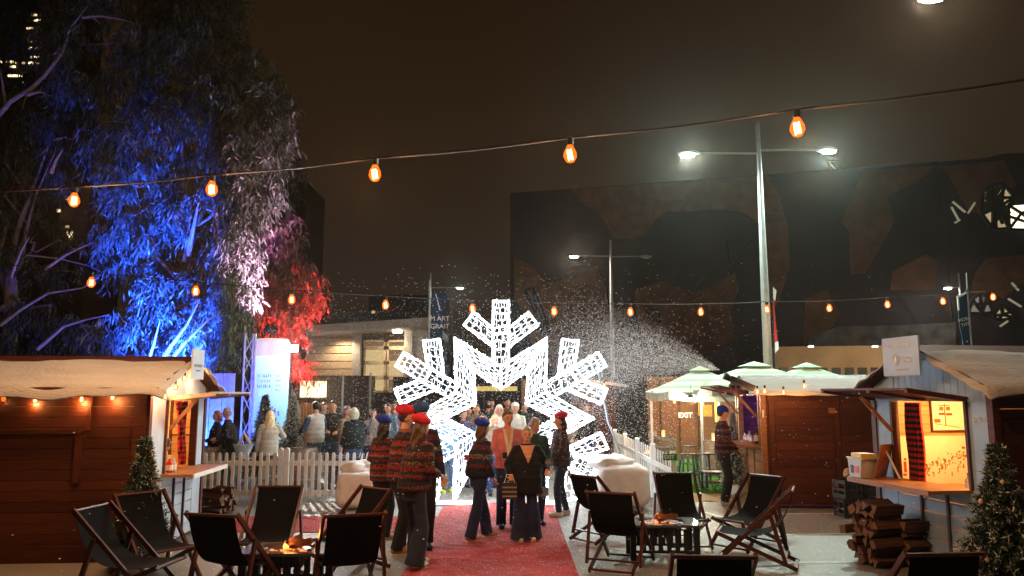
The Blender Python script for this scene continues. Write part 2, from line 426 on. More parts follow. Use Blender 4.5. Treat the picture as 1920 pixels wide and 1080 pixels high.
lattice([(1890, 384), (1960, 378), (1960, 432), (1892, 430)], M_lit2, [(1915, 400)], [(1890, 405, 1950, 425)])
lattice([(1815, 587), (1824, 562), (1838, 548), (1850, 556), (1862, 585), (1850, 592)], M_lit3, [(1842, 588)], [(1820, 570, 1856, 570)])
lattice([(1862, 592), (1878, 570), (1895, 585), (1906, 597), (1870, 600)], M_lit, [(1880, 590)], [])
lattice([(985, 545), (1000, 540), (1018, 580), (1030, 622), (1018, 628), (1005, 590)], emis('dull lit window', (.7, .62, .35), .05), [(1006, 575)], [])
lattice([(1016, 588), (1026, 594), (1032, 622), (1022, 626)], emis('tall yellow window', (1, .72, .22), .8), [], [(1024, 592, 1028, 624)], .06)
lattice([(1364, 452), (1412, 447), (1390, 468), (1368, 498)], emis('glazing with faint added glow', (.05, .05, .09), .12), [(1385, 455)], [])  # dark panes given a faint blue emission of their own
lattice([(1210, 580), (1236, 582), (1240, 605), (1225, 598)], emis('glazing with faint added glow', (.05, .05, .09), .12), [], [])
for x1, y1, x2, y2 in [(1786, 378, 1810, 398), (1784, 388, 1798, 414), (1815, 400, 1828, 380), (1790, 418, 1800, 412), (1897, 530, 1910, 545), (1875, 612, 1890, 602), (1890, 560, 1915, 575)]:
    MB().bar(mloc(onF(x1, y1, .5)), mloc(onF(x2, y2, .5)), .12, .12).build('bright_strut', emis('steel strut with painted lamplight', (1, .9, .6), .13, base=(.5, .5, .5)), mus)  # struts emit faintly, standing in for lamplight on the steel
b = MB(); b.prism([mloc(onF(x, y, .4)) for x, y in [(1514, 652), (1516, 632), (1545, 622), (1575, 612), (1625, 612), (1700, 610), (1790, 605), (1790, 652)]], FN*.3)
b.build('glazed_canopy', mat('canopy glass', (.16, .17, .17), .25, var=.5, scale=1.5), mus)
# crane head peeking over the roof
cb = MB(); o_ = W(1575, 318, 75)
for i in range(2):
    for j in range(2): cb.bar(o_+Vector((-.6+i*.9, 0, -1+j*0)), o_+Vector((-1.2+i*.9, 0, .9)), .1, .1)
cb.bar(o_+Vector((-1.2, 0, .9)), o_+Vector((-.2, 0, .9)), .1, .1); cb.bar(o_+Vector((-.9, 0, 0)), o_+Vector((0, 0, -.1)), .1, .1); cb.bar(o_+Vector((-1.2, 0, .9)), o_+Vector((.3, 0, -1)), .08, .08)
cb.bar(o_+Vector((-.3, 0, -1)), o_+Vector((-.3, 0, -20)), .3, .3)
tag(cb.build('crane', mat('orange crane steel', (.5, .25, .15), .5)), 'orange lattice crane tip just above the museum roof', 'crane')

# low concourse wall and battlement hoarding at right
b = MB(); q0 = W(1452, 655, 46); q1 = W(1760, 650, 44)
b.obox((q0.x, q0.y, 0), (q1.x-q0.x, q1.y-q0.y, 0), (0, .8, 0), (0, 0, q0.z+.15)); 
tag(b.build('concourse_wall', mat('pale concourse wall', (.50, .36, .22), .8, var=.25, scale=.5)), 'low pale wall glowing warm in front of the dark museum', 'wall')
for i, px in enumerate((1520, 1640, 1740)):
    p = W(px, 647, 43); t = thing('wall_light', ['small wall light at left end of the pale wall', 'small wall light midway along the pale wall', 'small wall light beside the blue stall sign'][i], 'light', tuple(p), group='lights on the pale wall')
    MB().box((0, 0, 0), (.3, .2, .12)).build('housing', M_dmetal, t); MB().box((0, -.03, -.09), (.24, .16, .05)).build('lens', emis('white luminaire', (1, .95, .85), 12), t)
    lamp('POINT', p+Vector((0, -1.2, -.5)), 90, (1, .72, .42), .3, parent=None)
hd = thing('hoarding_fence', 'long dark hoarding with battlement shaped top behind the stalls', 'fence', (3, 27, 0))
b = MB(); zt = W(1600, 703, 27).z
b.box((14.5, 0, zt/2), (20, .1, zt)); b.build('panel', mat('dark hoarding', (.06, .035, .028), .7), hd)
b = MB(); px = 1445
while px < 1700:
    b.box((W(px, 690, 27).x-3, .0, zt+.12), (.28, .12, .27)); px += 24.5
b.build('battlement', mat('dark hoarding', (.06, .035, .028), .7), hd)

# ---------------------------------------------------------------- flat pavilion at left-centre
pv = thing('pavilion_building', 'flat roofed metal clad pavilion with lit soffit and tall gridded window', 'building', tuple(W(680, 700, 29).xy.to_3d()))
PV = Vector((W(680, 700, 29).x, 29, 0))
def pl(px, py, Y): return W(px, py, Y)-PV
M_clad = mat('beige metal cladding', (.34, .27, .20), .5, .2, var=.15, scale=1.5, stretch=(.3, 1, 6))
M_pgrey = mat('grey fascia', (.30, .30, .30), .5, var=.12)
b = MB(); x0 = pl(572, 700, 29).x; x1 = pl(668, 700, 29).x; zt = pl(600, 618, 29).z; zb = pl(600, 706, 29).z
for i in range(6): b.obox((x0, 0, zb+(zt-zb)/6*i), (x1-x0, 0, 0), (0, 0, (zt-zb)/6-.03), (0, .2, 0))
b.build('cladding', M_clad, pv)
b = MB(); b.obox((x0, .25, 0), (pl(800, 700, 29).x-x0, 0, 0), (0, 8, 0), (0, 0, pl(650, 600, 29).z)); b.build('wall', mat('inner dark wall', (.07, .06, .055), .8), pv)
b = MB(); r0 = pl(570, 612, 27.6); r1 = pl(803, 596, 27.6)
b.prism([(r0.x, -1.6, r0.z), (r1.x, -1.6, r1.z), (r1.x, -1.6, r1.z-.32), (r0.x, -1.6, r0.z-.25)], (0, 9, 0)); b.build('roof', M_pgrey, pv)
b = MB(); 
for px in (668, 765): b.obox((pl(px, 700, 29).x-.12, -.3, 0), (.3, 0, 0), (0, .3, 0), (0, 0, pl(700, 612, 29).z))
b.obox((pl(772, 700, 29).x, -.2, 0), (.55, 0, 0), (0, .3, 0), (0, 0, pl(700, 606, 29).z))
b.build('column', M_pgrey, pv)
def pwin(px0, py0, px1, py1, m):
    a = pl(px0, py1, 28.9); c = pl(px1, py0, 28.9); w = MB(); w.obox((a.x, .14, a.z), (c.x-a.x, 0, 0), (0, 0, c.z-a.z), (0, .04, 0)); w = w.build('window', m, pv)
    f = MB(); t = .07
    for (p, s) in (((a.x, a.z), (c.x-a.x, t)), ((a.x, c.z-t), (c.x-a.x, t)), ((a.x, a.z), (t, c.z-a.z)), ((c.x-t, a.z), (t, c.z-a.z))):
        f.obox((p[0], .02, p[1]), (s[0], 0, 0), (0, 0, s[1]), (0, .11, 0))
    f.build('frame', mat('beige window frame', (.55, .45, .32), .5), w)
M_w1 = emis('window lit cream', (1, .72, .34), .42); M_w2 = emis('window lit dim', (.9, .55, .28), .13)
for r_, (ya, yb) in enumerate(((637, 652), (652, 680), (680, 708), (708, 736))):
    pwin(680, ya, 722, yb, (M_w2, M_w1, M_w1, M_w1)[r_]); pwin(724, ya, 764, yb, (M_w2, M_w2, M_w1, M_w2)[r_])
for px, pw in ((640, 260), (745, 60)):
    p = PV+pl(px, 622, 28.4); t = MB().box((0, 0, 0), (.3, .3, .06)); o = t.build('soffit_light', emis('soffit luminaire', (1, .8, .5), 25), pv); o.location = p-PV
    lamp('SPOT', p+Vector((0, 0, -.08)), pw*1.1, (1, .72, .42), .1, target=p+Vector((0, .5, -3)), angle=130, blend=.7)
# dark shade-cloth fence below the pavilion, with lit kiosk
sf = thing('mesh_fence', 'black shade cloth fence running below the pavilion windows', 'fence', (W(600, 800, 26).x, 26, 0))
xa = W(560, 800, 26).x; 
b = MB(); b.box(((W(1130, 800, 26).x-W(735, 800, 26).x)/2+W(735, 800, 26).x-xa+.0, 0, 1.15), (W(1130, 800, 26).x-W(735, 800, 26).x, .03, 2.3)); b.build('cloth', mat('black shade cloth', (.018, .018, .022), .9), sf)
b = MB()
for px in (600, 652, 735, 830, 960, 1090): b.tube([(W(px, 800, 26).x-xa, .05, 0), (W(px, 800, 26).x-xa, .05, 2.75)], .035)
b.build('post', M_metal, sf)
ct = thing('container_kiosk', 'dark container kiosk with brightly lit hatch under the pavilion', 'kiosk', (W(610, 800, 27.5).x, 27.5, 0))
KX = W(610, 800, 27.5).x
b = MB(); a = W(556, 745, 27.2); c = W(607, 714, 27.2); 
b.box((W(610, 760, 27.5).x-KX, 1.2, 1.35), (2.9, 2, 2.7)); b.build('body', mat('dark container', (.03, .025, .025), .6), ct)
b = MB(); b.obox((a.x-KX, .15, a.z), (c.x-a.x, 0, 0), (0, 0, c.z-a.z), (0, -.04, 0)); hatch = b.build('hatch', emis('lit hatch', (1, .74, .40), 1.6), ct)
MB().obox((a.x-KX-.05, .13, a.z-.08), (c.x-a.x+.1, 0, 0), (0, 0, .08), (0, -.25, 0)).build('shelf', M_dmetal, hatch)
b = MB(); 
for i in range(12): b.obox((a.x-KX-.1+i*.1, .17, .3), (.07, 0, 0), (0, 0, a.z-.35), (0, -.03, 0))
b.build('timber_screen', M_wood_mid, ct)
lamp('POINT', (a.x+.6, 26.6, 2.2), 40, (1, .72, .42), .1)
# black screens beside the arch walkway
hs = thing('dark_marquee', 'black sided marquee behind the glowing arch with yellow lit fascia', 'marquee', (0, 23.5, 0))
xa0 = W(735, 800, 23.5).x; xb0 = W(1215, 800, 23.5).x
MB().box(((xa0+xb0)/2, 1.5, 1.28), (xb0-xa0, 3, 2.56)).build('body', mat('black marquee cloth', (.020, .019, .024), .9, bump=.3, bscale=3), hs)
a = W(885, 730, 23.4); c = W(970, 726, 23.4); MB().obox((a.x, -.06, a.z-.05), (c.x-a.x, 0, 0), (0, 0, .14), (0, -.05, 0)).build('lit_fascia', emis('yellow strip', (1, .72, .2), .5), hs)
MB().obox((W(978, 740, 23).x, -.3, 0), (.14, 0, 0), (0, 0, 2.5), (0, .14, 0)).build('post', M_wood_mid, hs)
for px in (775, 840, 905, 1010, 1085, 1160):
    p_ = W(px, 760, 23.3); MB().obox((p_.x, -.05, 0), (.06, 0, 0), (0, 0, 2.5), (0, .04, 0)).build('pole', M_dmetal, hs)
# ---------------------------------------------------------------- towers far left
def tower(name, label, px0, px1, pyt, Y, wins, depth=12):
    x0 = W(px0, 600, Y).x; x1 = W(px1, 600, Y).x; zt = W((px0+px1)/2, pyt, Y).z; c = (x0+x1)/2
    t = thing(name, label, 'building', (c, Y, 0))
    MB().box((0, depth/2, zt/2), (x1-x0, depth, zt)).build('wall', mat('night tower facade', (.03, .028, .03), .5), t)
    b = MB()
    for k in range(int(zt/3.4)): b.box((0, -.05, 3.4*k+1), (x1-x0, .12, .25))
    b.build('floor_band', mat('tower floor band', (.05, .045, .045), .6), t)
    for (px, py, w, h, s) in wins:
        p = W(px, py, Y-.15)-Vector((c, Y, 0)); MB().box((p.x, -.15, p.z), (w, .1, h)).build('window', emis('tower window %s' % s, (1, .72, .36), {'a': 2.4, 'b': .9, 'c': .4}[s]), t)
    return t
wins = []
for y, xs in ((28, (62, 68, 72)), (38, (66, 72)), (53, (54, 64)), (77, (56, 62, 74)), (90, (56, 66)), (107, (58, 66, 76)), (116, (4, 12, 20)), (118, (30, 44, 58, 70)), (125, (22, 26)), (142, (18, 28, 40)), (153, (48, 52))):
    for x in xs: wins.append((x, y, rnd.uniform(.5, 1.1), .4, rnd.choice('abc')))
tower('office_tower', 'tall dark office tower with scattered lit windows behind left tree', -120, 88, -200, 150, wins)
tower('apartment_tower', 'unlit tower standing black against the sky beyond red tree', 470, 566, 340, 120, [(540, 470, .9, .5, 'b'), (552, 488, 1.2, .4, 'c'), (546, 520, .8, .5, 'b')])
tower('hotel_tower', 'dark tower glimpsed through the blue lit leaves', 95, 150, 330, 130, [(128, 372, .8, .5, 'b'), (131, 440, 1.0, 1.0, 'a'), (126, 425, .6, .4, 'c'), (110, 395, .6, .5, 'b')])
tower('distant_block', 'low dark city block at right of the red tree', 600, 800, 585, 110, [])
tower('rooftop_block', 'dark stepped roofs behind the pavilion', 690, 835, 553, 90, [(700, 585, .4, .3, 'c')])

# ---------------------------------------------------------------- street lamps
def street_lamp(px, Y, top, arms, label, pole_r=.11, zb=0, head=.55, glow=(.74, 1, .88), strength=260, power=0, hl=None):
    b0 = W(px, 700, Y); x = b0.x; pt = W(px-18*(px-960)/480, top, Y); zt = pt.z
    t = thing('street_lamp', label, 'street lamp', (x, Y, 0), group='street lamps round the square')
    MB().tube([(0, 0, 0), (0, 0, zt*.5), (0, 0, zt)], [pole_r*1.25, pole_r, pole_r*.5], 12).build('pole', M_metal, t)
    za = arms[0]
    for hx, hy, lit in arms[1]:
        p = W(hx, hy, Y)-Vector((x, Y, 0)); d = 1 if p.x > 0 else -1
        MB().tube([(0, 0, p.z+.02), (p.x-d*.35, 0, p.z+.04)], [.035, .03], 8).build('arm', M_metal, t)
        hd_ = MB().ell((p.x, 0, p.z+.03), (head*.62, .17, .09), 14, 8, fn=lambda q, dd: Vector((q.x, q.y, max(q.z, -.03)))).build('lamp_head', M_metal, t, smooth=True)
        MB().ell((p.x+d*.06, 0, p.z-.035), (head*.38, .12, .05), 12, 6).build('lens', emis('lamp lens lit %.2f' % glow[0], glow, strength) if lit else mat('unlit lens', (.4, .4, .38), .3), hd_, smooth=True)
        if lit and power: lamp('SPOT', Vector((x+p.x+d*.06, Y, p.z-.12)), power, glow, .15, target=Vector((x+p.x*1.0, Y-6, 0)), angle=165, blend=.6)
    return t
street_lamp(1441, 23, 230, (0, [(1293, 289, True), (1550, 283, True)]), 'tallest twin armed street lamp with both heads burning greenish white', .12, power=3300, strength=320)
street_lamp(1149, 40, 450, (0, [(1078, 481, True), (1210, 482, False)]), 'street lamp with only its left head lit against the dark museum', .11, glow=(1, .86, .72), strength=260, power=1200)
street_lamp(805, 52, 513, (0, [(861, 540, True)]), 'single armed street lamp beside the navy banner', .1, strength=90, power=800)
street_lamp(1448, 60, 500, (0, [(1425, 529, True)]), 'small distant street lamp showing just behind the tallest pole', .1, glow=(.95, 1, .95), strength=60, power=300)
street_lamp(1812, 48, 512, (0, [(1779, 540, True)]), 'distant street lamp reaching left beside the leaning navy flag', .1, glow=(1, .98, .95), strength=60, power=500)
# near lamp whose head just shows at the top edge
hp = W(1745, -4, 16.0)
t = thing('street_lamp', 'near street lamp whose bright head meets the top edge of the picture', 'street lamp', (hp.x+3.2, hp.y, 0), group='street lamps round the square')
MB().tube([(0, 0, 0), (0, 0, hp.z), (0, 0, hp.z+.75)], [.14, .11, .08], 12).build('pole', M_metal, t)
MB().tube([(0, 0, hp.z+.7), (-1.6, 0, hp.z+.55), (-2.8, 0, hp.z+.1)], .04, 8).build('arm', M_metal, t)
o = MB().ell((-3.2, 0, hp.z+.05), (.36, .17, .08), 14, 8).build('lamp_head', M_metal, t, smooth=True)
MB().ell((-3.2, 0, hp.z-.03), (.28, .13, .05), 12, 6).build('lens', emis('near lamp lens', (.97, .97, 1), 220), o, smooth=True)
lamp('SPOT', hp+Vector((0, 0, -.13)), 900, (1, .78, .52), .15, target=(1.5, 11, 0), angle=150, blend=.8)

# ---------------------------------------------------------------- flags
M_navy = mat('navy banner cloth', (.012, .045, .085), .8, var=.2, scale=2, bump=.3, bscale=3)
M_letter = mat('white print', (.75, .75, .72), .7, var=.02)
fl = thing('feather_flag', 'navy banner lettered in white beside the pavilion', 'flag', tuple(W(803, 700, 24).xy.to_3d()))
z1 = W(803, 548, 24).z; x1 = 0.55
MB().tube([(0, 0, 0), (0, 0, z1+.4)], .03).build('pole', M_metal, fl)
b = MB(); N_ = 10
for i in range(N_):
    za = 1.5+(z1-1.5)*i/N_; zb_ = 1.5+(z1-1.5)*(i+1)/N_; wa = .45+.12*sin(i*.7); wb = .45+.12*sin((i+1)*.7)
    if i == N_-1: wb = .3
    b.obox((.04, .02*sin(i), za), (wa*1.1, 0, 0), (.03*(i % 2), 0, zb_-za), (0, .012, 0))
b.build('banner', M_navy, fl)
pz = W(815, 605, 24).z
text('lettering', 'M ART\nGRAIT', .21, M_letter, fl, (.34, -.04, pz), sp=1.15)
MB().bar(W(817, 551, 23.9)-Vector((W(803, 700, 24).x, 24, 0)), W(825, 582, 23.9)-Vector((W(803, 700, 24).x, 24, 0)), .05, .02).build('white_stripe', M_white, fl)
f2x = W(1826, 700, 20).x
fl = thing('feather_flag', 'leaning navy flag with white writing in front of the museum lattice window', 'flag', (f2x, 20, 0))
def fp(px, py): return W(px, py, 20)-Vector((f2x, 20, 0))
MB().tube([(0, 0, 0), fp(1818, 600), fp(1812, 512)], [.03, .025, .012]).build('pole', M_metal, fl)
b = MB(); pts = [(1814, 538), (1808, 552), (1794, 556), (1796, 575), (1800, 612), (1807, 648), (1822, 648), (1816, 600), (1813, 560)]
b.prism([fp(x, y) for x, y in pts], (0, .02, 0)); b.build('banner', M_navy, fl)
text('lettering', 'HORI\nTHT', .12, M_letter, fl, fp(1807.5, 604)+Vector((0, -.03, 0)), rot=(R(90), R(-14), 0), sp=1.1)
b = MB(); b.prism([fp(x, y) for x, y in [(1812, 547), (1794, 555), (1796, 582), (1799, 582), (1797, 558), (1813, 550)]], (0, -.015, 0)); b.build('white_edge', M_white, fl)
fl = thing('feather_flag', 'narrow red and white flag hanging behind the tallest lamp post', 'flag', (W(1451, 700, 27).x, 27, 0))
def fp(px, py): return W(px, py, 27)-Vector((W(1451, 700, 27).x, 27, 0))
MB().tube([(0, 0, 0), fp(1447, 535)], .03).build('pole', M_dmetal, fl)
MB().prism([fp(1449, 538), fp(1456, 545), fp(1452, 575), fp(1456, 620), fp(1460, 655), fp(1453, 662), fp(1450, 600)], (0, .02, 0)).build('banner', mat('red flag cloth', (.55, .03, .04), .8), fl)
MB().prism([fp(1449, 538), fp(1456, 545), fp(1453, 565), fp(1450, 560)], (0, -.015, 0)).build('white_top', M_white, fl)
MB().prism([fp(1453, 642), fp(1459, 640), fp(1460, 655), fp(1453, 662)], (0, -.015, 0)).build('white_foot', M_white, fl)

# ---------------------------------------------------------------- festoon strings
bulb_glass = glass_glow('amber bulb glass', (1, .11, .008), 1.9, .86)
cable_m = mat('black rubber cable', (.03, .022, .018), .4)
def festoon(label, pts, r_b, fil, sag, power, extra0, extra1, cr_=.012, group=None):
    t = thing('string_lights', label, 'string lights', tuple(pts[0])); o0 = pts[0]
    path = [extra0+Vector((0, 0, r_b*2.6))]+[p+Vector((0, 0, r_b*2.6)) for p in pts]+[extra1+Vector((0, 0, r_b*2.6))]
    cp = []
    for i in range(len(path)-1):
        for k in range(6):
            s = k/6; q = path[i].lerp(path[i+1], s); q.z -= sag*4*s*(1-s)*0 + sag*(1 if 0 else 0)-sag*4*s*(1-s)*-.35
            cp.append(q-o0)
    cp.append(path[-1]-o0); MB().tube(cp, cr_, 6).build('cable', cable_m, t)
    for p in pts:
        q = p-o0; b = MB().lathe([(.001, -r_b*1.3), (r_b*.6, -r_b*1.05), (r_b, -.3*r_b), (r_b*.9, r_b*.4), (r_b*.5, r_b*1.2), (r_b*.36, r_b*1.5)], q, 14).build('bulb', bulb_glass, t, smooth=True)
        MB().lathe([(r_b*.4, r_b*1.4), (r_b*.5, r_b*1.6), (r_b*.5, r_b*2.5), (r_b*.3, r_b*2.7)], q, 10).build('socket', cable_m, b)
        MB().tube([q+Vector((cos(a)*r_b*.3, sin(a)*r_b*.3, z*r_b)) for a, z in ((0, -.7), (1, .6), (2, -.7), (3, .6), (4, -.7), (5, .6), (6, -.7))], r_b*fil, 5).build('filament', M_warmglow, b)
        if power: lamp('POINT', p+Vector((0, 0, -r_b*1.5)), power, (1, .52, .24), .03)
    return t
p1 = [(139, 376), (397, 355), (703, 326), (1069, 290), (1495, 240)]; c = 9.0
F1 = [W(x, y, c*(1-.0719*i)) for i, (x, y) in enumerate(p1)]
festoon('nearest string of five amber bulbs crossing high over the square', F1, .064, .24, .06, 135, W(-120, 385, c*1.0719), W(1990, 178, c*(1-.0719*5)), .011)
p2 = [(171, 530), (367, 546), (547, 562), (723, 572), (886, 579), (1039, 584), (1182, 585), (1314, 585), (1438, 580), (1555, 578), (1664, 571), (1768, 565), (1862, 557)]
F2 = [W(x, y, 15.5*(1+.0405*i)) for i, (x, y) in enumerate(p2)]
festoon('farther string of thirteen small amber bulbs behind the arch', F2, .080, .17, .03, 26, W(-40, 510, 14.9), W(1960, 545, 23.7), .011)
# ================================================================ STALLS
def planks(b, o, U, V, N, h, gap=.006, m=0):
    """horizontal boards of height h filling the rectangle U x V with thickness N"""
    U, V, N = Vector(U), Vector(V), Vector(N); L = V.length; d = V/L; k = max(1, round(L/h)); hh = L/k
    for i in range(k): b.obox(Vector(o)+d*(hh*i), U, d*(hh-gap), N*(1+.15*((i*37) % 5)/5), m)
def stall(name, label, loc, rz, Wd, L, eave, ridge, op, front_m, side_m, sill=1.0, head=1.97, ctr=(.12, .15, .50), flap=(-.1, .1, .85, .10), seed=1, snow_edge=.14, snow_m=None, lobes=1):
    r = random.Random(seed); t = thing(name, label, 'market stall', loc, rz)
    a, c = op
    b = MB(); planks(b, (0, 0, .08), (0, L, 0), (0, 0, eave-.08), (.03, 0, 0), .13); b.build('side_wall', side_m, t)
    b = MB(); planks(b, (Wd, 0, .08), (0, L, 0), (0, 0, eave-.08), (-.03, 0, 0), .13); b.build('side_wall', side_m, t)
    b = MB(); planks(b, (.03, L, .08), (Wd-.06, 0, 0), (0, 0, eave-.08), (0, -.03, 0), .13); b.build('back_wall', side_m, t)
    # front: painted panels, apron, gable
    b = MB()
    b.obox((.03, .0, .05), (a-.05, 0, 0), (0, 0, head-.05), (0, .04, 0)); b.obox((c+.02, 0, .05), (Wd-c-.05, 0, 0), (0, 0, head-.05), (0, .04, 0))
    planks(b, (a-.015, .004, .05), (c-a+.03, 0, 0), (0, 0, sill-.07), (0, .03, 0), .15, gap=.012)
    b.build('front_wall', front_m, t)
    b = MB(); x = .02; k = int((Wd-.04)/.11)
    for i in range(k):
        x0 = .02+i*(Wd-.04)/k; x1 = x0+(Wd-.04)/k-.006
        def rz_(x): return eave+(ridge-eave)*(1-abs(x-Wd/2)/(Wd/2))-.03
        b.prism([(x0, -.012, head), (x1, -.012, head), (x1, -.012, rz_(x1)), (x0, -.012, rz_(x0))], (0, .03, 0))
    b.build('gable', front_m, t)
    pm_ = side_m if seed != 3 else M_wood_mid
    for x in (-.02, Wd-.07): MB().obox((x, -.02, 0), (.09, 0, 0), (0, 0, eave), (0, .09, 0)).build('corner_post', pm_, t)
    for x in (a-.035, c-.005): MB().obox((x, -.03, sill), (.04, 0, 0), (0, 0, head-sill), (0, .1, 0)).build('jamb', pm_, t)
    for q in (.33, .68): MB().obox((a+(c-a)*q, -.022, .05), (.035, 0, 0), (0, 0, sill-.08), (0, .024, 0)).build('batten', (M_black, M_black, mat('grey batten', (.10, .11, .13), .6), M_wood_mid)[seed], t)
    # lining and floor
    li = MB()
    planks(li, (.04, L-.05, .1), (Wd-.08, 0, 0), (0, 0, eave-.12), (0, -.02, 0), .12)
    planks(li, (.04, .1, .1), (0, L-.16, 0), (0, 0, eave-.12), (.02, 0, 0), .12); planks(li, (Wd-.04, .1, .1), (0, L-.16, 0), (0, 0, eave-.12), (-.02, 0, 0), .12)
    li.obox((.04, .05, eave-.02), (Wd-.08, 0, 0), (0, L-.1, 0), (0, 0, .02)); li.obox((.04, .05, .03), (Wd-.08, 0, 0), (0, L-.1, 0), (0, 0, .04))
    li.build('lining', M_wood_in if seed != 3 else mat('lining with painted violet glow', (.18, .06, .22), .6), t)  # bar lining: violet glow and shade put into its colour
    # roof
    rf = MB(); e0 = .16
    for s in (-1, 1):
        p0 = Vector((Wd/2, -.16, ridge)); sl = Vector((s*(Wd/2+e0), 0, -(ridge-eave)*(Wd/2+e0)/(Wd/2)))
        rf.obox(p0, sl, (0, L+.36, 0), (0, 0, .03))
    roof = rf.build('roof', M_wood_dark, t)
    # snow blanket
    nu, nv = 42, int(34+L*6); V_ = []; hw = Wd/2+e0+.06
    for j in range(nv+1):
        for i in range(nu+1):
            s = -1+2*i/nu; y = -.24+(L+.48)*j/nv; x = Wd/2+s*hw
            z = ridge+.052-(ridge-eave)*abs(s)*hw/(Wd/2)-.05*math.exp(-(s*6)**2)
            ed = max(0, abs(s)-.935)/.065; z -= ed**1.4*(snow_edge+.05*noise.noise(Vector((y*2.2, s, seed)))+(.05*abs(sin(y*pi/2.6)) if lobes else 0))
            fe = max(0, 1-j/nv*nv/2.5); z -= fe**2*(.05+.04*noise.noise(Vector((x*5, seed*3, 1))))
            z += .018*noise.noise(Vector((x*1.2, y*1.2, seed)))+.008*noise.noise(Vector((x*9, y*4, seed)))
            yy = y+(.06*noise.noise(Vector((x*4, 3, seed)))-.0 if j == 0 else 0)
            V_.append((x+.02*noise.noise(Vector((y*3, 9, s))), yy, z))
    F_ = []; w1 = nu+1
    for j in range(nv):
        for i in range(nu): q = j*w1+i; F_.append((q, q+1, q+1+w1, q+w1))
    nV = len(V_); V2 = V_+[(x, y, z-.018) for x, y, z in V_]; F2_ = F_+[tuple(k+nV for k in reversed(f)) for f in F_]
    bd = [i for i in range(w1)]+[j*w1+nu for j in range(1, nv+1)]+[nv*w1+i for i in range(nu-1, -1, -1)]+[j*w1 for j in range(nv-1, 0, -1)]
    for i in range(len(bd)): p, q = bd[i], bd[(i+1) % len(bd)]; F2_.append((q, p, p+nV, q+nV))
    sb = MB(); sb.v = V2; sb.f = F2_; sb.m = [0]*len(F2_); sb.build('snow_blanket', snow_m or M_snowcloth, roof, smooth=True)
    # counter
    cb = MB(); cb.obox((a-ctr[0], -ctr[2], sill-.045), (c-a+ctr[0]+ctr[1], 0, 0), (0, ctr[2]+.10, 0), (0, 0, .04))
    cnt = cb.build('counter', M_wood_mid, t)
    MB().obox((a-ctr[0], -ctr[2]-.022, sill-.06), (c-a+ctr[0]+ctr[1], 0, 0), (0, .02, 0), (0, 0, .058)).build('edge_strip', M_white if seed == 1 else M_wood_mid, cnt)
    # raised awning flap with struts
    dz = flap[3]; fb = MB(); k = 6
    for i in range(k):
        fb.obox((a+flap[0], -.04-flap[2]*i/k, head+.03+dz*i/k), (c-a-flap[0]+flap[1], 0, 0), (0, -flap[2]/k+.006, dz/k), (0, 0, .025), )
    for x in (a+flap[0], c+flap[1]-.05, (a+c)/2): fb.obox((x, -.05, head), (.05, 0, 0), (0, -flap[2]+.02, dz), (0, 0, .03))
    fb.build('awning', M_wood_dark if seed != 1 else mat('weathered awning boards', (.42, .36, .30), .6, island=.15), t)
    sm = MB()
    for x in ((a+.02, c-.04) if seed == 3 else (a+.02,)): sb_ = MB().bar((x, -.05, head-.38), (x, -.05-flap[2]*.55, head+dz*.5), .03, .045); sb_.build('strut', M_wood_mid, t)
    return t
# ---- left stall
LN = G(262, 1052); LFx = W(383, 800, 12.25); rzL = atan2(LFx.y-LN.y, LFx.x-LN.x); WL = (Vector((LFx.x, LFx.y, 0))-LN).length
LS = stall('wooden_stall', 'brown timber stall with white front hatch and snowy roof at left edge', tuple(LN), rzL, WL, 4.6, 2.16, 2.56, (.62, 1.83), M_white_boards, M_wood_dark, seed=1, ctr=(.1, .25, .42), flap=(-.1, .55, .62, .06), lobes=1, snow_edge=.07)
def inL(px, py, lx=None): return None
# horizontal rail, door outline and uprights on the camera side wall
b = MB(); b.obox((-.035, .78, 1.56), (.03, 0, 0), (0, 3.6, 0), (0, 0, .05)); b.obox((-.03, .78, .95), (.025, 0, 0), (0, .09, 0), (0, 0, .6)); b.obox((-.03, .7, 1.6), (.025, 0, 0), (0, .05, 0), (0, 0, .5)); b.obox((-.03, 0.02, .0), (.028, 0, 0), (0, .16, 0), (0, 0, 2.1)); b.obox((-.05, -.0, .0), (.05, 0, 0), (0, 4.6, 0), (0, 0, .2))
b.build('rail', M_wood_dark, LS)
sg = MB(); sg.obox((.70, -.28, 2.26), (.50, 0, 0), (0, 0, .42), (0, .02, 0)); s_ = sg.build('sign_board', M_white_boards, LS)
MGS = mat('grey sign print', (.25, .25, .28), .6); strokes('print_line', MGS, s_, .78, 1.12, -.284, 2.45, .045, 2); strokes('print_line', MGS, s_, .84, 1.06, -.284, 2.38, .025, 3)
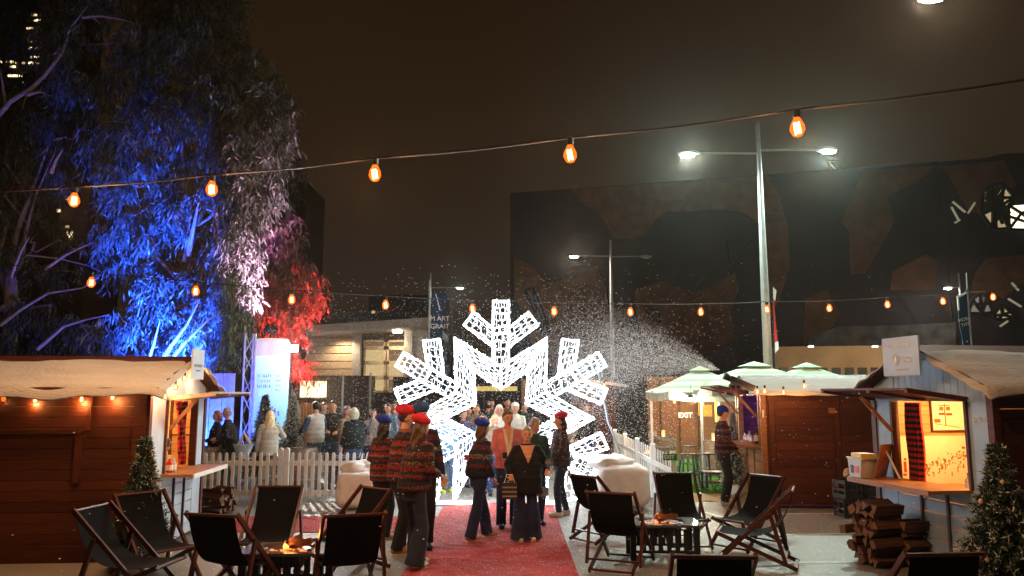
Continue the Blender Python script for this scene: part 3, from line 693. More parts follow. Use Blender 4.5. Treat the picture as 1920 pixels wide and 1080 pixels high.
# plaid curtain material
def plaid(name, c1, c2, sc_):
    m, n, l, bs = nodes_of(name); tc = n.new('ShaderNodeTexCoord'); sp = n.new('ShaderNodeSeparateXYZ'); l.new(tc.outputs['Object'], sp.inputs[0])
    outs = []
    for ax in ('X', 'Z'):
        mu = n.new('ShaderNodeMath'); mu.operation = 'MULTIPLY'; mu.inputs[1].default_value = sc_; l.new(sp.outputs[ax], mu.inputs[0])
        fr = n.new('ShaderNodeMath'); fr.operation = 'FRACT'; l.new(mu.outputs[0], fr.inputs[0])
        gt = n.new('ShaderNodeMath'); gt.operation = 'GREATER_THAN'; gt.inputs[1].default_value = .5; l.new(fr.outputs[0], gt.inputs[0]); outs.append(gt)
    ad = n.new('ShaderNodeMath'); ad.operation = 'ADD'; l.new(outs[0].outputs[0], ad.inputs[0]); l.new(outs[1].outputs[0], ad.inputs[1])
    dv = n.new('ShaderNodeMath'); dv.operation = 'MULTIPLY'; dv.inputs[1].default_value = .5; l.new(ad.outputs[0], dv.inputs[0])
    mx = n.new('ShaderNodeMix'); mx.data_type = 'RGBA'; mx.inputs[6].default_value = (*c1, 1); mx.inputs[7].default_value = (*c2, 1); l.new(dv.outputs[0], mx.inputs[0]); l.new(mx.outputs[2], bs.inputs['Base Color']); bs.inputs['Roughness'].default_value = .9
    return m
M_plaid = plaid('red and black buffalo check', (.62, .015, .02), (.01, .01, .012), 14)
def curtain(parent, x0, x1, z0, z1, y, tie=0):
    b = MB(); nx, nz = 28, 24; i0 = 0
    for j in range(nz+1):
        v = j/nz; z = z0+(z1-z0)*v
        w = 1-tie*(1-v)**1.0*.75
        for i in range(nx+1):
            u = i/nx; x = x1-(x1-x0)*(1-u)*w if tie else x0+(x1-x0)*u
            b.v.append((x, y+.03*sin(u*pi*9)+.01*sin(v*7+u*5), z))
    for j in range(nz):
        for i in range(nx): q = j*(nx+1)+i; b.f.append((q, q+1, q+nx+2, q+nx+1)); b.m.append(0)
    k = len(b.v); b.v += [(x, y_+.008, z) for x, y_, z in b.v]; b.f += [tuple(q+k for q in reversed(f)) for f in list(b.f)]; b.m = [0]*len(b.f)
    return b.build('curtain', M_plaid, parent, smooth=True)
curtain(LS, 1.38, 1.78, 1.02, 1.95, .12, tie=1)
MB().obox((WL-.065, .50, .9), (0, .40, 0), (0, 0, 1.12), (-.02, 0, 0)).build('poster', mat('cream poster', (.80, .66, .40), .6, var=.3, scale=4), LS)
b = MB(); b.obox((WL-.066, .465, .9), (0, .03, 0), (0, 0, 1.15), (-.03, 0, 0)); b.obox((WL-.066, .10, 1.42), (0, .36, 0), (0, 0, .02), (-.02, 0, 0)); b.build('trim', M_wood_dark, LS)
Lw = LS.matrix_basis.copy(); Lm = Matrix.Translation(LN) @ Matrix.Rotation(rzL, 4, 'Z')
lamp('POINT', Lm @ Vector((1.0, .75, 1.9)), 75, (1, .48, .14), .06)
def house_bulb(label, wp, power=4, r_=.035, grp='bulbs strung on the stalls'):
    t = thing('bulb', label, 'light bulb', tuple(wp), group=grp)
    MB().lathe([(.001, -r_*1.2), (r_*.7, -r_), (r_, -.2*r_), (r_*.8, r_*.6), (r_*.4, r_*1.2)], (0, 0, 0), 12).build('glass', bulb_glass, t, smooth=True)
    MB().lathe([(r_*.4, r_*1.15), (r_*.5, r_*1.4), (r_*.5, r_*2.3), (r_*.3, r_*2.5)], (0, 0, 0), 8).build('socket', cable_m, t)
    MB().tube([Vector((cos(a)*r_*.3, sin(a)*r_*.3, z*r_)) for a, z in ((0, -.6), (1.5, .6), (3, -.6), (4.5, .6))], r_*.24, 5).build('filament', M_warmglow, t)
    if power: lamp('POINT', Vector(wp)+Vector((0, 0, -r_*1.6)), power, (1, .42, .13), .03)
    return t
for k, (px, py, lb) in enumerate(((8, 747, 'bulb under the left eave nearest the picture edge'), (66, 750, 'second bulb from the left edge under the eave'), (153, 749, 'third bulb from the left edge under the eave'), (211, 745, 'bulb under the left eave nearest the stall corner'))):
    house_bulb(lb, W(px, py, 9.85), 7)
cb_ = MB(); pts = [W(x, y, 9.86) for x, y in ((-30, 736), (8, 742), (36, 741), (66, 745), (110, 738), (153, 744), (185, 737), (211, 740), (255, 733))]
tag(MB().tube(pts, .006, 5).build('festoon_cable', cable_m), 'thin black cable looping along the eave of left stall', 'cable')
for lx, lb in ((.04, 'lowest gable bulb at near corner of left stall'), (.40, 'second bulb up the near slope of left gable'), (.74, 'gable bulb just left of the small sign'), (1.42, 'gable bulb below the small sign at left stall')):
    house_bulb(lb, Lm @ Vector((lx, -.17, 2.16+.40*(1-abs(lx-WL/2)/(WL/2))-.15)), 6, .034, 'bulbs on the left gable')
# ---- right stall
a = G(1683, 896, 1.0); c = G(1822, 919, 1.0); d = (c-a).normalized()
RO = Vector((a.x, a.y, 0))-Vector((d.x, d.y, 0))*.42; rzR = atan2(d.y, d.x); WR = 2.10
RS = stall('wooden_stall', 'timber stall with blue grey front, raised hatch and red check curtain at right', tuple(RO), rzR, WR, 4.5, 2.16, 2.62, (.42, 1.70), M_blue_boards, M_wood_dark, seed=2, ctr=(.28, -.02, .50), flap=(-.35, .10, .75, .10), snow_edge=.06, lobes=0)
Rm = Matrix.Translation(RO) @ Matrix.Rotation(rzR, 4, 'Z')
curtain(RS, .50, .80, .98, 1.95, .10)
lamp('POINT', Rm @ Vector((1.05, .7, 1.9)), 85, (1, .50, .16), .08)
X0 = .066                       # posters hang on the far side lining, seen through the hatch
pb = MB(); pb.obox((X0, .26, .84), (0, 1.10, 0), (0, 0, .66), (.012, 0, 0)); pm = pb.build('mural_poster', mat('cream snow mural', (.88, .78, .55), .6, var=.12, scale=4), RS)
M_ink = mat('brown poster ink', (.30, .12, .03), .7); M_redink = mat('red poster ink', (.6, .05, .02), .7)
b = MB(); rr = random.Random(4)
for i in range(170):
    u = rr.random(); y = .42+u*.85; z = 1.02+.22*u+rr.gauss(0, .045)+.02*sin(u*20); s = rr.uniform(.006, .02)
    b.box((X0+.014, y, z), (.004, s, s*rr.uniform(.6, 1.8)))
for i in range(9): b.box((X0+.014, .5+i*.09, 1.0+.05*(i % 3)), (.004, .012, .06))
for k in range(14):
    a_ = 2*pi*k/14; b.box((X0+.014, .47+cos(a_)*.03*((k % 3)/3+.4), 1.43+sin(a_)*.03), (.004, .02, .02))
b.box((X0+.014, .47, 1.38), (.004, .008, .05))
b.build('ink_drawing', M_ink, pm); text('lettering', 'DOUBLETREE\nBY HILTON', .034, M_ink, pm, (X0+.016, .50, 1.325), rot=(R(90), 0, R(90)), ext=.001)
b = MB(); b.box((X0+.014, .36, 1.10), (.004, .04, .14)); b.box((X0+.014, .365, 1.20), (.004, .03, .03)); b.box((X0+.014, .35, 1.0), (.004, .05, .03)); b.build('red_skier', M_redink, pm)
pb = MB(); pb.obox((X0, .80, 1.575), (0, .48, 0), (0, 0, .42), (.012, 0, 0)); pm = pb.build('framed_poster', mat('pale poster paper', (.88, .82, .62), .6, var=.08), RS)
b = MB(); b.obox((X0, .78, 1.555), (0, .02, 0), (0, 0, .46), (.03, 0, 0)); b.obox((X0, .80, 1.555), (0, .5, 0), (0, 0, .02), (.029, 0, 0)); b.build('frame', M_wood_dark, pm)
b = MB(); b.box((X0+.014, 1.0, 1.78), (.004, .014, .30)); b.box((X0+.014, .99, 1.90), (.004, .16, .012)); b.box((X0+.014, .95, 1.86), (.004, .06, .05)); b.box((X0+.014, 1.05, 1.86), (.004, .06, .05))
b.bar((X0+.014, .84, 1.66), (X0+.014, 1.2, 1.61), .004, .008); b.box((X0+.014, .88, 1.70), (.004, .09, .05)); b.build('ink_drawing', M_ink, pm)
b = MB(); b.box((X0+.017, .95, 1.79), (.004, .09, .03)); b.box((X0+.017, 1.06, 1.785), (.004, .09, .03)); b.build('arrow_sign', M_redink, pm)
sb = MB(); sb.obox((.86, -.40, 2.27), (.66, 0, 0), (0, 0, .46), (0, .02, 0)); so = sb.build('sign_board', mat('pale blue sign', (.38, .50, .66), .5, var=.08), RS)
M_sgn = mat('white sign print', (.82, .86, .92), .5, var=.02)
strokes('print_line', M_sgn, so, .92, 1.46, -.404, 2.63, .06, 4); text('lettering', 'DOUBLETREE\nby Hilton', .040, M_sgn, so, (1.32, -.408, 2.46)); strokes('print_line', M_sgn, so, 1.12, 1.34, -.404, 2.34, .03, 5)
MB().tube([(1.12+.05*cos(2*pi*k/16), -.408, 2.46+.06*sin(2*pi*k/16)) for k in range(17)], .007, 4).build('round_emblem', M_sgn, so)
MB().ell((1.11, -.408, 2.46), (.025, .006, .045), 8, 6).build('tree_emblem', M_sgn, so)
text('lettering', 'HOUS', .10, mat('faint white stencil', (.55, .60, .66), .6), RS, (1.90, -.004, 1.77))
text('lettering', 'O', .09, mat('faint white stencil', (.55, .60, .66), .6), RS, (1.88, -.004, 1.22))
# ---- bar stall
BO = G(1387, 921); BN = G(1436, 952); d = (BN-BO).normalized(); rzB = atan2(d.y, d.x); WB = (BN-BO).length
BS = stall('bar_stall', 'dark timber bar stall with violet lit serving hatch and closed double doors', tuple(BO), rzB, WB, 4.2, 2.10, 2.40, (.35, WB-.22), M_wood_mid, M_wood_dark, seed=3, sill=1.12, head=2.02, ctr=(.3, .05, .40), flap=(-.5, .0, .7, .15), snow_edge=.05, lobes=0)
Bm = Matrix.Translation(BO) @ Matrix.Rotation(rzB, 4, 'Z')
b = MB()
for y in (.12, 1.28, 2.5): b.obox((WB+.001, y, .1), (.03, 0, 0), (0, .10, 0), (0, 0, 1.98))
b.obox((WB+.002, .10, 1.95), (.03, 0, 0), (0, 2.4, 0), (0, 0, .09)); b.build('door_frame', M_wood_dark, BS)
for y0 in (.23, 1.39):
    b = MB(); planks(b, (WB+.003, y0, .12), (0, 1.04, 0), (0, 0, 1.82), (.018, 0, 0), .15); dd = b.build('door', M_wood_dark, BS)
    b = MB()
    for z in (.35, 1.7): b.obox((WB+.022, y0+.96, z), (.012, 0, 0), (0, .12, 0), (0, 0, .10))
    b.build('hinge', M_wood_mid, dd)
MB().obox((WB+.034, .0, 1.62), (.003, 0, 0), (0, .03, 0), (0, 0, .14)).build('white_sticker', M_letter, BS)
MB().obox((WB+.03, 1.58, .14), (.02, 0, 0), (0, .20, 0), (0, 0, .22)).build('violet_light_panel', emis('violet uv lamp', (.30, .02, 1), 2.2), BS)
lamp('POINT', Bm @ Vector((1.3, 1.4, 1.9)), 10, (.45, .12, 1), .06)
lamp('POINT', Bm @ Vector((1.6, -.35, 2.0)), 4, (1, .25, .55), .05)
for k, (px, py, lb) in enumerate(((1420, 734, 'left bulb of the pair at the bar stall corner'), (1434, 733, 'right bulb of the pair at the bar stall corner'), (1469, 735, 'bulb under the bar stall eave left of the doors'), (1508, 723, 'bulb under the bar stall eave above the doors'))):
    house_bulb(lb, W(px, py, 13.9 if k > 1 else 13.7), 7, .04, 'bulbs on the bar stall')
b = MB(); rr = random.Random(5)
# small bottles and glasses on the bar counter
def bottle(name, label, wp, h, r_, m_body, m_cap, grp=None, cat='bottle'):
    t = thing(name, label, cat, tuple(wp), group=grp)
    bd = MB().lathe([(r_*.9, 0), (r_, .01), (r_, h*.6), (r_*.4, h*.78), (r_*.35, h*.94)], (0, 0, 0), 14).build('body', m_body, t, smooth=True)
    MB().lathe([(r_*.42, h*.93), (r_*.42, h)], (0, 0, 0), 10).build('cap', m_cap, t)
    MB().lathe([(r_*1.03, h*.15), (r_*1.03, h*.5)], (0, 0, 0), 14).build('paper_label', M_white, bd)
    return t
M_gl = mat('dark bottle glass', (.02, .03, .02), .08, spec=.8); M_redpl = mat('red plastic', (.65, .02, .02), .35); M_clr = mat('pale frosted glass', (.55, .58, .60), .15, spec=.8)
bottle('wine_bottle', 'dark wine bottle with white label at right end of bar counter', Bm @ Vector((WB-.35, -.05, 1.125)), .32, .04, M_gl, M_black)
bottle('wine_bottle', 'second dark bottle behind the first on the bar counter', Bm @ Vector((WB-.55, .02, 1.125)), .30, .038, M_gl, M_redpl)
for k in range(4): bottle('glass_jar', ['small clear jar leftmost on the bar counter', 'small clear jar second on the bar counter', 'taller clear jar in middle of the bar counter', 'small clear jar nearest the wine bottles'][k], Bm @ Vector((.9+k*.22, -.02, 1.125)), (.14, .12, .2, .13)[k], .04, M_clr, M_metal, 'jars on the bar counter', 'jar')
# goods at the left and right counters
bottle('sauce_bottle', 'bright red plastic bottle on the left stall counter', Lm @ Vector((.78, -.02, 1.0)), .20, .05, M_redpl, M_white)
bottle('glass_jar', 'slim clear jar beside the red bottle on left counter', Lm @ Vector((.90, -.04, 1.0)), .19, .035, M_clr, M_metal, None, 'jar')
for k, (x, y, h, m_, lb) in enumerate(((1.30, .5, .26, M_redpl, 'red bottle on the shelf inside the right stall'), (1.42, .42, .30, M_clr, 'tallest clear bottle inside the right stall'), (1.22, .36, .20, M_clr, 'short clear bottle inside the right stall'), (1.52, .5, .24, M_clr, 'clear bottle nearest the right jamb inside right stall'), (1.12, .5, .22, mat('amber bottle', (.5, .18, .03), .2), 'amber bottle nearest the mural inside right stall'))):
    bottle('bottle', lb, Rm @ Vector((x, y, .93)), h, .045, m_, M_black, 'bottles inside the right stall')
MB().obox((.45, .12, .88), (1.2, 0, 0), (0, .7, 0), (0, 0, .04)).build('shelf', M_wood_mid, RS)
MB().obox((.65, .05, .9), (1.15, 0, 0), (0, .7, 0), (0, 0, .04)).build('shelf', M_wood_in, LS)
# easel sign and tub on right counter
et = thing('counter_easel', 'tilted wooden menu easel on the right stall counter', 'easel', tuple(Rm @ Vector((.32, -.18, 1.0))), rzR+R(-60))
MB().bar((0, 0, 0), (-.0, .12, .42), .30, .02, up=(0, 1, .3)).build('board', M_wood_mid, et); MB().bar((0, .26, 0), (0, .10, .34), .02, .02).build('prop', M_white, et)
tb = thing('plastic_tub', 'grey plastic tub with yellow lid on left end of right counter', 'tub', tuple(Rm @ Vector((.24, -.34, 1.0))), rzR)
bb = MB(); bb.prism([(-.11, -.13, 0), (.11, -.13, 0), (.15, -.13, .22), (.19, -.13, .24), (-.19, -.13, .24), (-.15, -.13, .22)], (0, .26, 0)); bb.build('tub', mat('grey plastic', (.45, .50, .52), .4), tb)
MB().obox((-.11, -.1, .24), (.22, 0, 0), (0, .2, 0), (0, 0, .06)).build('lid', mat('yellow plastic', (.75, .45, .02), .4), tb)
MB().obox((-.08, -.135, .05), (.06, 0, 0), (0, 0, .1), (0, -.003, 0)).build('sticker', mat('blue sticker', (.02, .05, .25), .5), tb)
MB().obox((.0, -.135, .06), (.09, 0, 0), (0, 0, .08), (0, -.003, 0)).build('sticker', M_redpl, tb)
# stage lamp on the bar roof corner
sl = thing('snow_machine', 'black machine with tilted nozzle on the corner of bar roof', 'machine', tuple(W(1392, 722, 14.0)))
b = MB(); b.bar((-.22, 0, .12), (.2, 0, -.06), .16, .10); b.build('casing', M_dmetal, sl); MB().tube([(-.2, 0, .11), (-.32, 0, .17)], [.05, .07], 10).build('nozzle', M_dmetal, sl)
MB().bar((-.12, .02, .06), (-.10, .02, -.12), .03, .03).build('bracket', M_dmetal, sl)
# crates beside the right stall
def crate_mb():
    b = MB(); w, d_, h = .36, .32, .30
    b.obox((-w/2, -d_/2, 0), (w, 0, 0), (0, d_, 0), (0, 0, .02))
    for (o_, U_) in (((-w/2, -d_/2), (w, 0)), ((-w/2, d_/2-.015), (w, 0)), ((-w/2, -d_/2), (.015, 0)), ((w/2-.015, -d_/2), (.015, 0))):
        for z, hh in ((.02, .05), (.12, .04), (.24, .06)):
            if U_[0] > .1: b.obox((o_[0], o_[1], z), (w, 0, 0), (0, .015, 0), (0, 0, hh))
            else: b.obox((o_[0], o_[1], z), (.015, 0, 0), (0, d_, 0), (0, 0, hh))
    for x in (-w/2, -.06, .06, w/2-.03):
        for y in (-d_/2+.001, d_/2-.016): b.obox((x, y, .02), (.03, 0, 0), (0, .014, 0), (0, 0, .26))
    for x in (-w/2+.001, w/2-.016):
        for y in (-d_/2, 0, d_/2-.03): b.obox((x, y, .02), (.014, 0, 0), (0, .03, 0), (0, 0, .26))
    return b
cm = crate_mb().build('crate', mat('black crate plastic', (.03, .03, .034), .25, spec=.7))
cl = [((1592, 968), 0, 'lower left black crate by the dark bar stall'), ((1592, 968), .31, 'upper left black crate by the dark bar stall'), ((1625, 966), 0, 'lower middle black crate in front of the right stall'), ((1625, 966), .31, 'upper middle black crate in front of the right stall'), ((1648, 956), 0, 'lower black crate nearest the right stall counter'), ((1648, 956), .31, 'upper black crate nearest the right stall counter')]
for k, ((px, py), z, lb) in enumerate(cl):
    o = cm if k == 0 else cm.copy()
    if k: COL.objects.link(o)
    g_ = G(px, py); o.location = (g_.x, g_.y, z); o.rotation_euler.z = R(10+7*k); tag(o, lb, 'crate', 'black crates stacked by the right stall')
for k, (px, z, lb, m_) in enumerate(((1606, .62, 'crumpled paper bag on top of left crate', mat('paper', (.5, .36, .22), .8)), (1630, .62, 'clear wrapped bundle on top of the middle crates', M_clr))):
    g_ = G(1600+k*30, 966); o = MB().ell((0, 0, .08), (.13, .1, .1), 14, 10, fn=lambda p, d: p*(1+.3*noise.noise(d*3))).build('bundle', m_, loc=(g_.x, g_.y, z-.01), smooth=False); tag(o, lb, 'bundle')
# ---- firewood stacks: every split log is a thing
def split_log(L, r_, seed):
    r = random.Random(seed); b = MB(); k = r.choice([3, 4, 5]); ang = [2*pi*i/k+r.uniform(-.3, .3) for i in range(k)]
    ra = [r_*r.uniform(.75, 1.1) for _ in ang]; i0 = 0; n_ = 5
    for j in range(n_):
        x = -L/2+L*j/(n_-1)
        for a_, q in zip(ang, ra): b.v.append((x+(r.uniform(-.01, .01) if j in (0, n_-1) else 0), cos(a_)*q*(1+r.uniform(-.08, .08)), sin(a_)*q*(1+r.uniform(-.08, .08))))
    for j in range(n_-1):
        for i in range(k): A = j*k+i; B = j*k+(i+1) % k; b.f.append((A, B, B+k, A+k)); b.m.append(0)
    b.f.append(tuple(reversed(range(k)))); b.m.append(1); b.f.append(tuple((n_-1)*k+i for i in range(k))); b.m.append(1)
    return b
M_bark = mat('split firewood side', (.075, .028, .016), .85, var=.5, scale=9, stretch=(.3, 3, 3), bump=.5, bscale=30); M_cut = mat('pale cut end', (.17, .085, .045), .8, var=.3, scale=20)
logm = [split_log(.38, .075, s).build('firewood_log', [M_bark, M_cut]) for s in range(6)]
used_l = set()
def stack(org, rz, cols, rows, label, group, seed, pitch=.118):
    r = random.Random(seed); ca, sa = cos(rz), sin(rz)
    for j in range(rows):
        for i in range(cols - (1 if j == rows-1 else 0)):
            s = r.randrange(6); o = logm[s]
            if s in used_l: o = o.copy(); COL.objects.link(o)
            used_l.add(s); y = (i+(j % 2)*.5)*pitch+r.uniform(-.02, .02); x = r.uniform(-.07, .07); z = .07+j*pitch*.9+r.uniform(-.012, .012)
            o.location = (org.x+ca*x-sa*y, org.y+sa*x+ca*y, z); o.rotation_euler = (r.uniform(0, 6), r.uniform(-.08, .08), rz+r.uniform(-.08, .08))
            tag(o, label, 'firewood', group)
g_ = G(1632, 1066); stack(Vector((g_.x+.28, g_.y+.02, 0)), R(14), 5, 7, 'split firewood log in the dark stack leaning on the right stall', 'logs stacked by the right stall', 3)
stack(Vector((g_.x+.60, g_.y+.0, 0)), R(8), 3, 5, 'split firewood log in the dark stack leaning on the right stall', 'logs stacked by the right stall', 4)
g_ = G(398, 966); stack(Vector((g_.x, g_.y, 0)), R(-12), 4, 4, 'split firewood log in small stack at far corner of left stall', 'logs stacked by the left stall', 5)
for i, o in enumerate(logm):
    if i not in used_l: bpy.data.objects.remove(o)
# ================================================================ GLOWING SNOWFLAKE ARCH
M_rope = emis('white led rope', (.86, .92, 1), 6.0); M_net = emis('white led net', (.86, .92, 1), 2.8)
FY = 15.0; zt_ = W(939, 565, FY).z; S_ = (zt_-.05)/(555+437*sin(R(60))); FC = Vector((W(939, 781, FY).x, FY, .05+S_*437*sin(R(60))))
arch = thing('snowflake_arch', 'giant glowing white snowflake arch straddling the red carpet', 'light arch', (FC.x, FY, 0))
def fpt(r, a, y=0.0): return Vector((r*S_*cos(a), y, FC.z+r*S_*sin(a)))
TH = .10
def bar_piece(q, name, parent, rr):
    """q: 4 corners (r-plane x,z) A-B long side, D-C other long side; A,D at one end"""
    q = [Vector(p) for p in q]
    b = MB()
    for y in (-TH, TH):
        for i in range(4):
            p, s = q[i], q[(i+1) % 4]
            n = max(2, int((s-p).length/.12)); pts = [p.lerp(s, k/n)+Vector((rr.uniform(-.006, .006), y, rr.uniform(-.006, .006))) for k in range(n+1)]
            b.tube(pts, .013, 6)
            for p_ in range(int((s-p).length/.028)):
                c_ = p.lerp(s, rr.random())+Vector((rr.gauss(0, .012), y+rr.gauss(0, .010), rr.gauss(0, .012))); e = rr.uniform(.008, .017); i0 = len(b.v)
                b.v += [tuple(c_+Vector(d)*e) for d in ((1, 0, 0), (-1, 0, 0), (0, 1, 0), (0, -1, 0), (0, 0, 1), (0, 0, -1))]; b.f += [tuple(i0+k_ for k_ in f) for f in ((0, 2, 4), (2, 1, 4), (1, 3, 4), (3, 0, 4), (2, 0, 5), (1, 2, 5), (3, 1, 5), (0, 3, 5))]; b.m += [0]*8
    for p in q: b.tube([p+Vector((0, -TH, 0)), p+Vector((0, TH, 0))], .016, 6)
    fr = b.build(name, M_rope, parent)
    b = MB(); A, B, C, D = q; L = ((B-A).length+(C-D).length)/2; k = max(2, int(L/.125))
    def P(u, v, y): return A.lerp(B, u).lerp(D.lerp(C, u), v)+Vector((0, y, 0))
    prev = [(v, 0) for v in (0, 1)]
    for y in (-TH*.85, TH*.3):
        for i in range(k):
            u0 = i/k; u1 = (i+1)/k; y2 = y
            w = ((A.lerp(B, u0))-(D.lerp(C, u0))).length
            if w < .03: continue
            m = max(1, int(w/.05)); pts = [P(u0+rr.uniform(-.25, .25)/k, v/m, y2+rr.uniform(-.02, .02)) for v in range(m+1)]
            if i: b.tube(pts, .0042, 4, cap=False)
            nv = max(1, int(w/.085)); off = rr.random()
            for t in range(nv):
                v = (t+off)/nv
                if v < 1 and rr.random() < .8: b.tube([P(u0, v, y2), P(u1, min(1, max(0, v+rr.uniform(-.05, .05))), y2)], rr.choice((.0035, .0045, .006)), 4, cap=False)
    for _ in range(int(L*((A-D).length+(B-C).length)*.5*230)):
        c_ = P(rr.random(), rr.random(), rr.uniform(-TH, TH*.5)); e = rr.uniform(.005, .013); i0 = len(b.v)
        b.v += [tuple(c_+Vector(d)*e) for d in ((1, 0, 0), (-1, 0, 0), (0, 1, 0), (0, -1, 0), (0, 0, 1), (0, 0, -1))]; b.f += [tuple(i0+k_ for k_ in f) for f in ((0, 2, 4), (2, 1, 4), (1, 3, 4), (3, 0, 4), (2, 0, 5), (1, 2, 5), (3, 1, 5), (0, 3, 5))]; b.m += [0]*8
    b.build('light_net', M_net, fr)
rr = random.Random(11)
def arm_local(x, z, a):     # x across, z outward along direction a
    return Vector((S_*(x*sin(a)+z*cos(a)), 0, FC.z+S_*(-x*cos(a)+z*sin(a))))
for k in range(5):
    a = R(90+(-2+k)*60) if k < 5 else 0
    a = R({0: -30, 1: 30, 2: 90, 3: 150, 4: 210}[k])
    h = 38
    arm = MB(); 
    pcs = [[(-h, 250), (-h, 400), (h, 400), (h, 250)], [(-h, 400), (-h, 555), (h, 555), (h, 400)]]
    for s in (-1, 1):
        pcs.append([(s*h, 335), (s*h+s*139, 335+105), (s*h+s*139-s*46, 335+105+62), (s*h, 425)])
    e_ = bpy.data.objects.new('arm', None); COL.objects.link(e_); e_.parent = arch
    for pc in pcs:
        q = [arm_local(x, z, a) for x, z in pc]
        zs = [p.z for p in q]
        if max(zs) < .15: continue
        if min(zs) < .03:
            q = [Vector((p.x, 0, max(p.z, .03))) for p in q]
        bar_piece(q, 'light_frame', e_, rr)
star = bpy.data.objects.new('star_band', None); COL.objects.link(star); star.parent = arch
for ti in range(6):             # tips at 0,60,..300
    for s in (-1, 1):
        ta = R(60*ti); va = ta+s*R(30)
        if abs(((math.degrees(va)) % 360)-270) < 5: continue
        q = [fpt(437, ta), fpt(245, va), fpt(138, va), fpt(257, ta)]
        q = [Vector((p.x, 0, max(p.z, .03))) for p in q]
        bar_piece(q, 'light_frame', star, rr)
b = MB()
for s in (-1, 1):
    b.obox((s*.85-.35, -.3, .005), (.7, 0, 0), (0, .6, 0), (0, 0, .02))
b.build('base_plate', M_white, arch)
MB().tube([(-1.72, 0, 2.6), (-1.95, .3, 1.2), (-2.1, .6, .02)], .009, 5).build('guy_cable', M_dmetal, arch)
# low glow from the LED nets onto the ground and crowd comes from small lamps fixed inside the frame
for (r_, a_) in ((437, 60), (437, 120), (437, 0), (437, 180), (480, 90), (300, 245), (300, 295)):
    p = fpt(r_, R(a_)); lamp('POINT', Vector((FC.x+p.x, FY, max(p.z, .5))), 34 if r_ == 300 else 22, (.85, .92, 1), .12)

# ================================================================ PICKET FENCES
def picket_panel(L, mats, h=.92, w=.062, pitch=.127):
    w = w if pitch < .2 else .085
    b = MB(); n = int(L/pitch)
    for i in range(n):
        x = (i+.5)*L/n; b.prism([(x-w/2, -.03, .06), (x+w/2, -.03, .06), (x+w/2, -.03, h-.04), (x+w/2*.6, -.03, h-.01), (x, -.03, h), (x-w/2*.6, -.03, h-.01), (x-w/2, -.03, h-.04)], (0, .022, 0))
    for z in (.10, .66): b.obox((0, -.006, z), (L, 0, 0), (0, .035, 0), (0, 0, .09))
    return b
M_pick = mat('white vinyl picket', (.72, .72, .70), .4, var=.1)
def fence(name, label, p, q, nseg, M_, h=.92, pitch=.127, posts=True):
    p, q = Vector(p), Vector(q); d = q-p; L = d.length; t = thing(name, label, 'fence', tuple(p), atan2(d.y, d.x))
    for i in range(nseg):
        o = picket_panel(L/nseg-.09, M_, h, pitch=pitch); o.xf(Matrix.Translation((L/nseg*i+.045, 0, 0))); o.build('picket_panel', M_, t)
    for i in range(nseg+1):
        MB().obox((L/nseg*i-.045, -.045, 0), (.09, 0, 0), (0, .09, 0), (0, 0, h+.05)).prism([(L/nseg*i-.05, -.05, h+.05), (L/nseg*i+.05, -.05, h+.05), (L/nseg*i, -.05, h+.09)], (0, .1, 0)).build('post', M_, t)
    return t
fence('picket_fence', 'white picket fence left of the carpet in front of the drinkers', (W(375, 900, 15.5).x-1.6, 15.5, 0), (W(525, 900, 15.5).x, 15.5, 0), 2, M_pick)
fence('picket_fence', 'white picket fence running from the middle post to left snow bag', (W(530, 900, 15.5).x+.07, 15.5, 0), (W(700, 900, 15.5).x, 15.5, 0), 1, M_pick)
fence('picket_fence', 'long white picket fence receding along right enclosure', (W(1263, 900, 13.8).x, 13.8, 0), (2.98, 28.5, 0), 7, M_pick, h=.98, pitch=.28)
ex = thing('exit_sign', 'green EXIT sign with running man fixed on the near fence post', 'sign', (W(1261, 857, 13.7).x, 13.70, W(1261, 857, 13.7).z))
MB().box((0, 0, 0), (.33, .012, .115)).build('plate', mat('exit green', (.0, .28, .09), .5, var=.03), ex)
text('lettering', 'EXIT', .085, M_white, ex, (-.06, -.009, 0), bold=.003)
b = MB().box((.118, -.009, 0), (.07, .005, .098)); b.build('pictogram_panel', M_white, ex)
b = MB(); M_gr = mat('exit green', (.0, .28, .09)); b.ell((.132, -.012, .033), (.009, .003, .009), 8, 6)
for a_, c_ in (((.128, .022), (.120, -.006)), ((.120, -.006), (.138, -.014)), ((.138, -.014), (.134, -.035)), ((.120, -.006), (.108, -.022)), ((.108, -.022), (.098, -.022)), ((.127, .018), (.143, .008)), ((.127, .018), (.112, .010))): b.bar((a_[0], -.012, a_[1]), (c_[0], -.012, c_[1]), .009, .004)
b.build('running_figure', M_gr, ex)

# ================================================================ SNOW BAGS (wrapped ballast)
M_wrap = mat('white wrapped sheeting', (.80, .80, .79), .75, var=.1, bump=.35, bscale=5)
def ballast(name, label, px, py, w, d_, h, Y=None, seed=1, peak=(0, 0)):
    g_ = G(px, py); t = thing(name, label, 'ballast bag', (g_.x, g_.y+d_/2, 0))
    def shp(p, d):
        q = Vector([math.copysign(abs(c)**.45, c) for c in d]); q = Vector((q.x*w/2, q.y*d_/2, q.z*h/2))
        return q*(1+.05*noise.noise(d*2.3+Vector((seed, 0, 0))))+d*.015*noise.noise(d*6+Vector((seed, 1, 0)))
    MB().ell((0, 0, h/2), (1, 1, 1), 34, 22, fn=shp).build('bag', M_wrap, t, smooth=True)
    def top(p, d):
        return Vector((d.x*w*.46, d.y*d_*.46, max(d.z, -.2)*.20))*(1+.30*noise.noise(d*2.6+Vector((seed*2, 4, 0))))
    MB().ell((peak[0], peak[1], h*.95), (1, 1, 1), 30, 16, fn=top).build('crumpled_sheet', M_wrap, t, smooth=True)
    return t
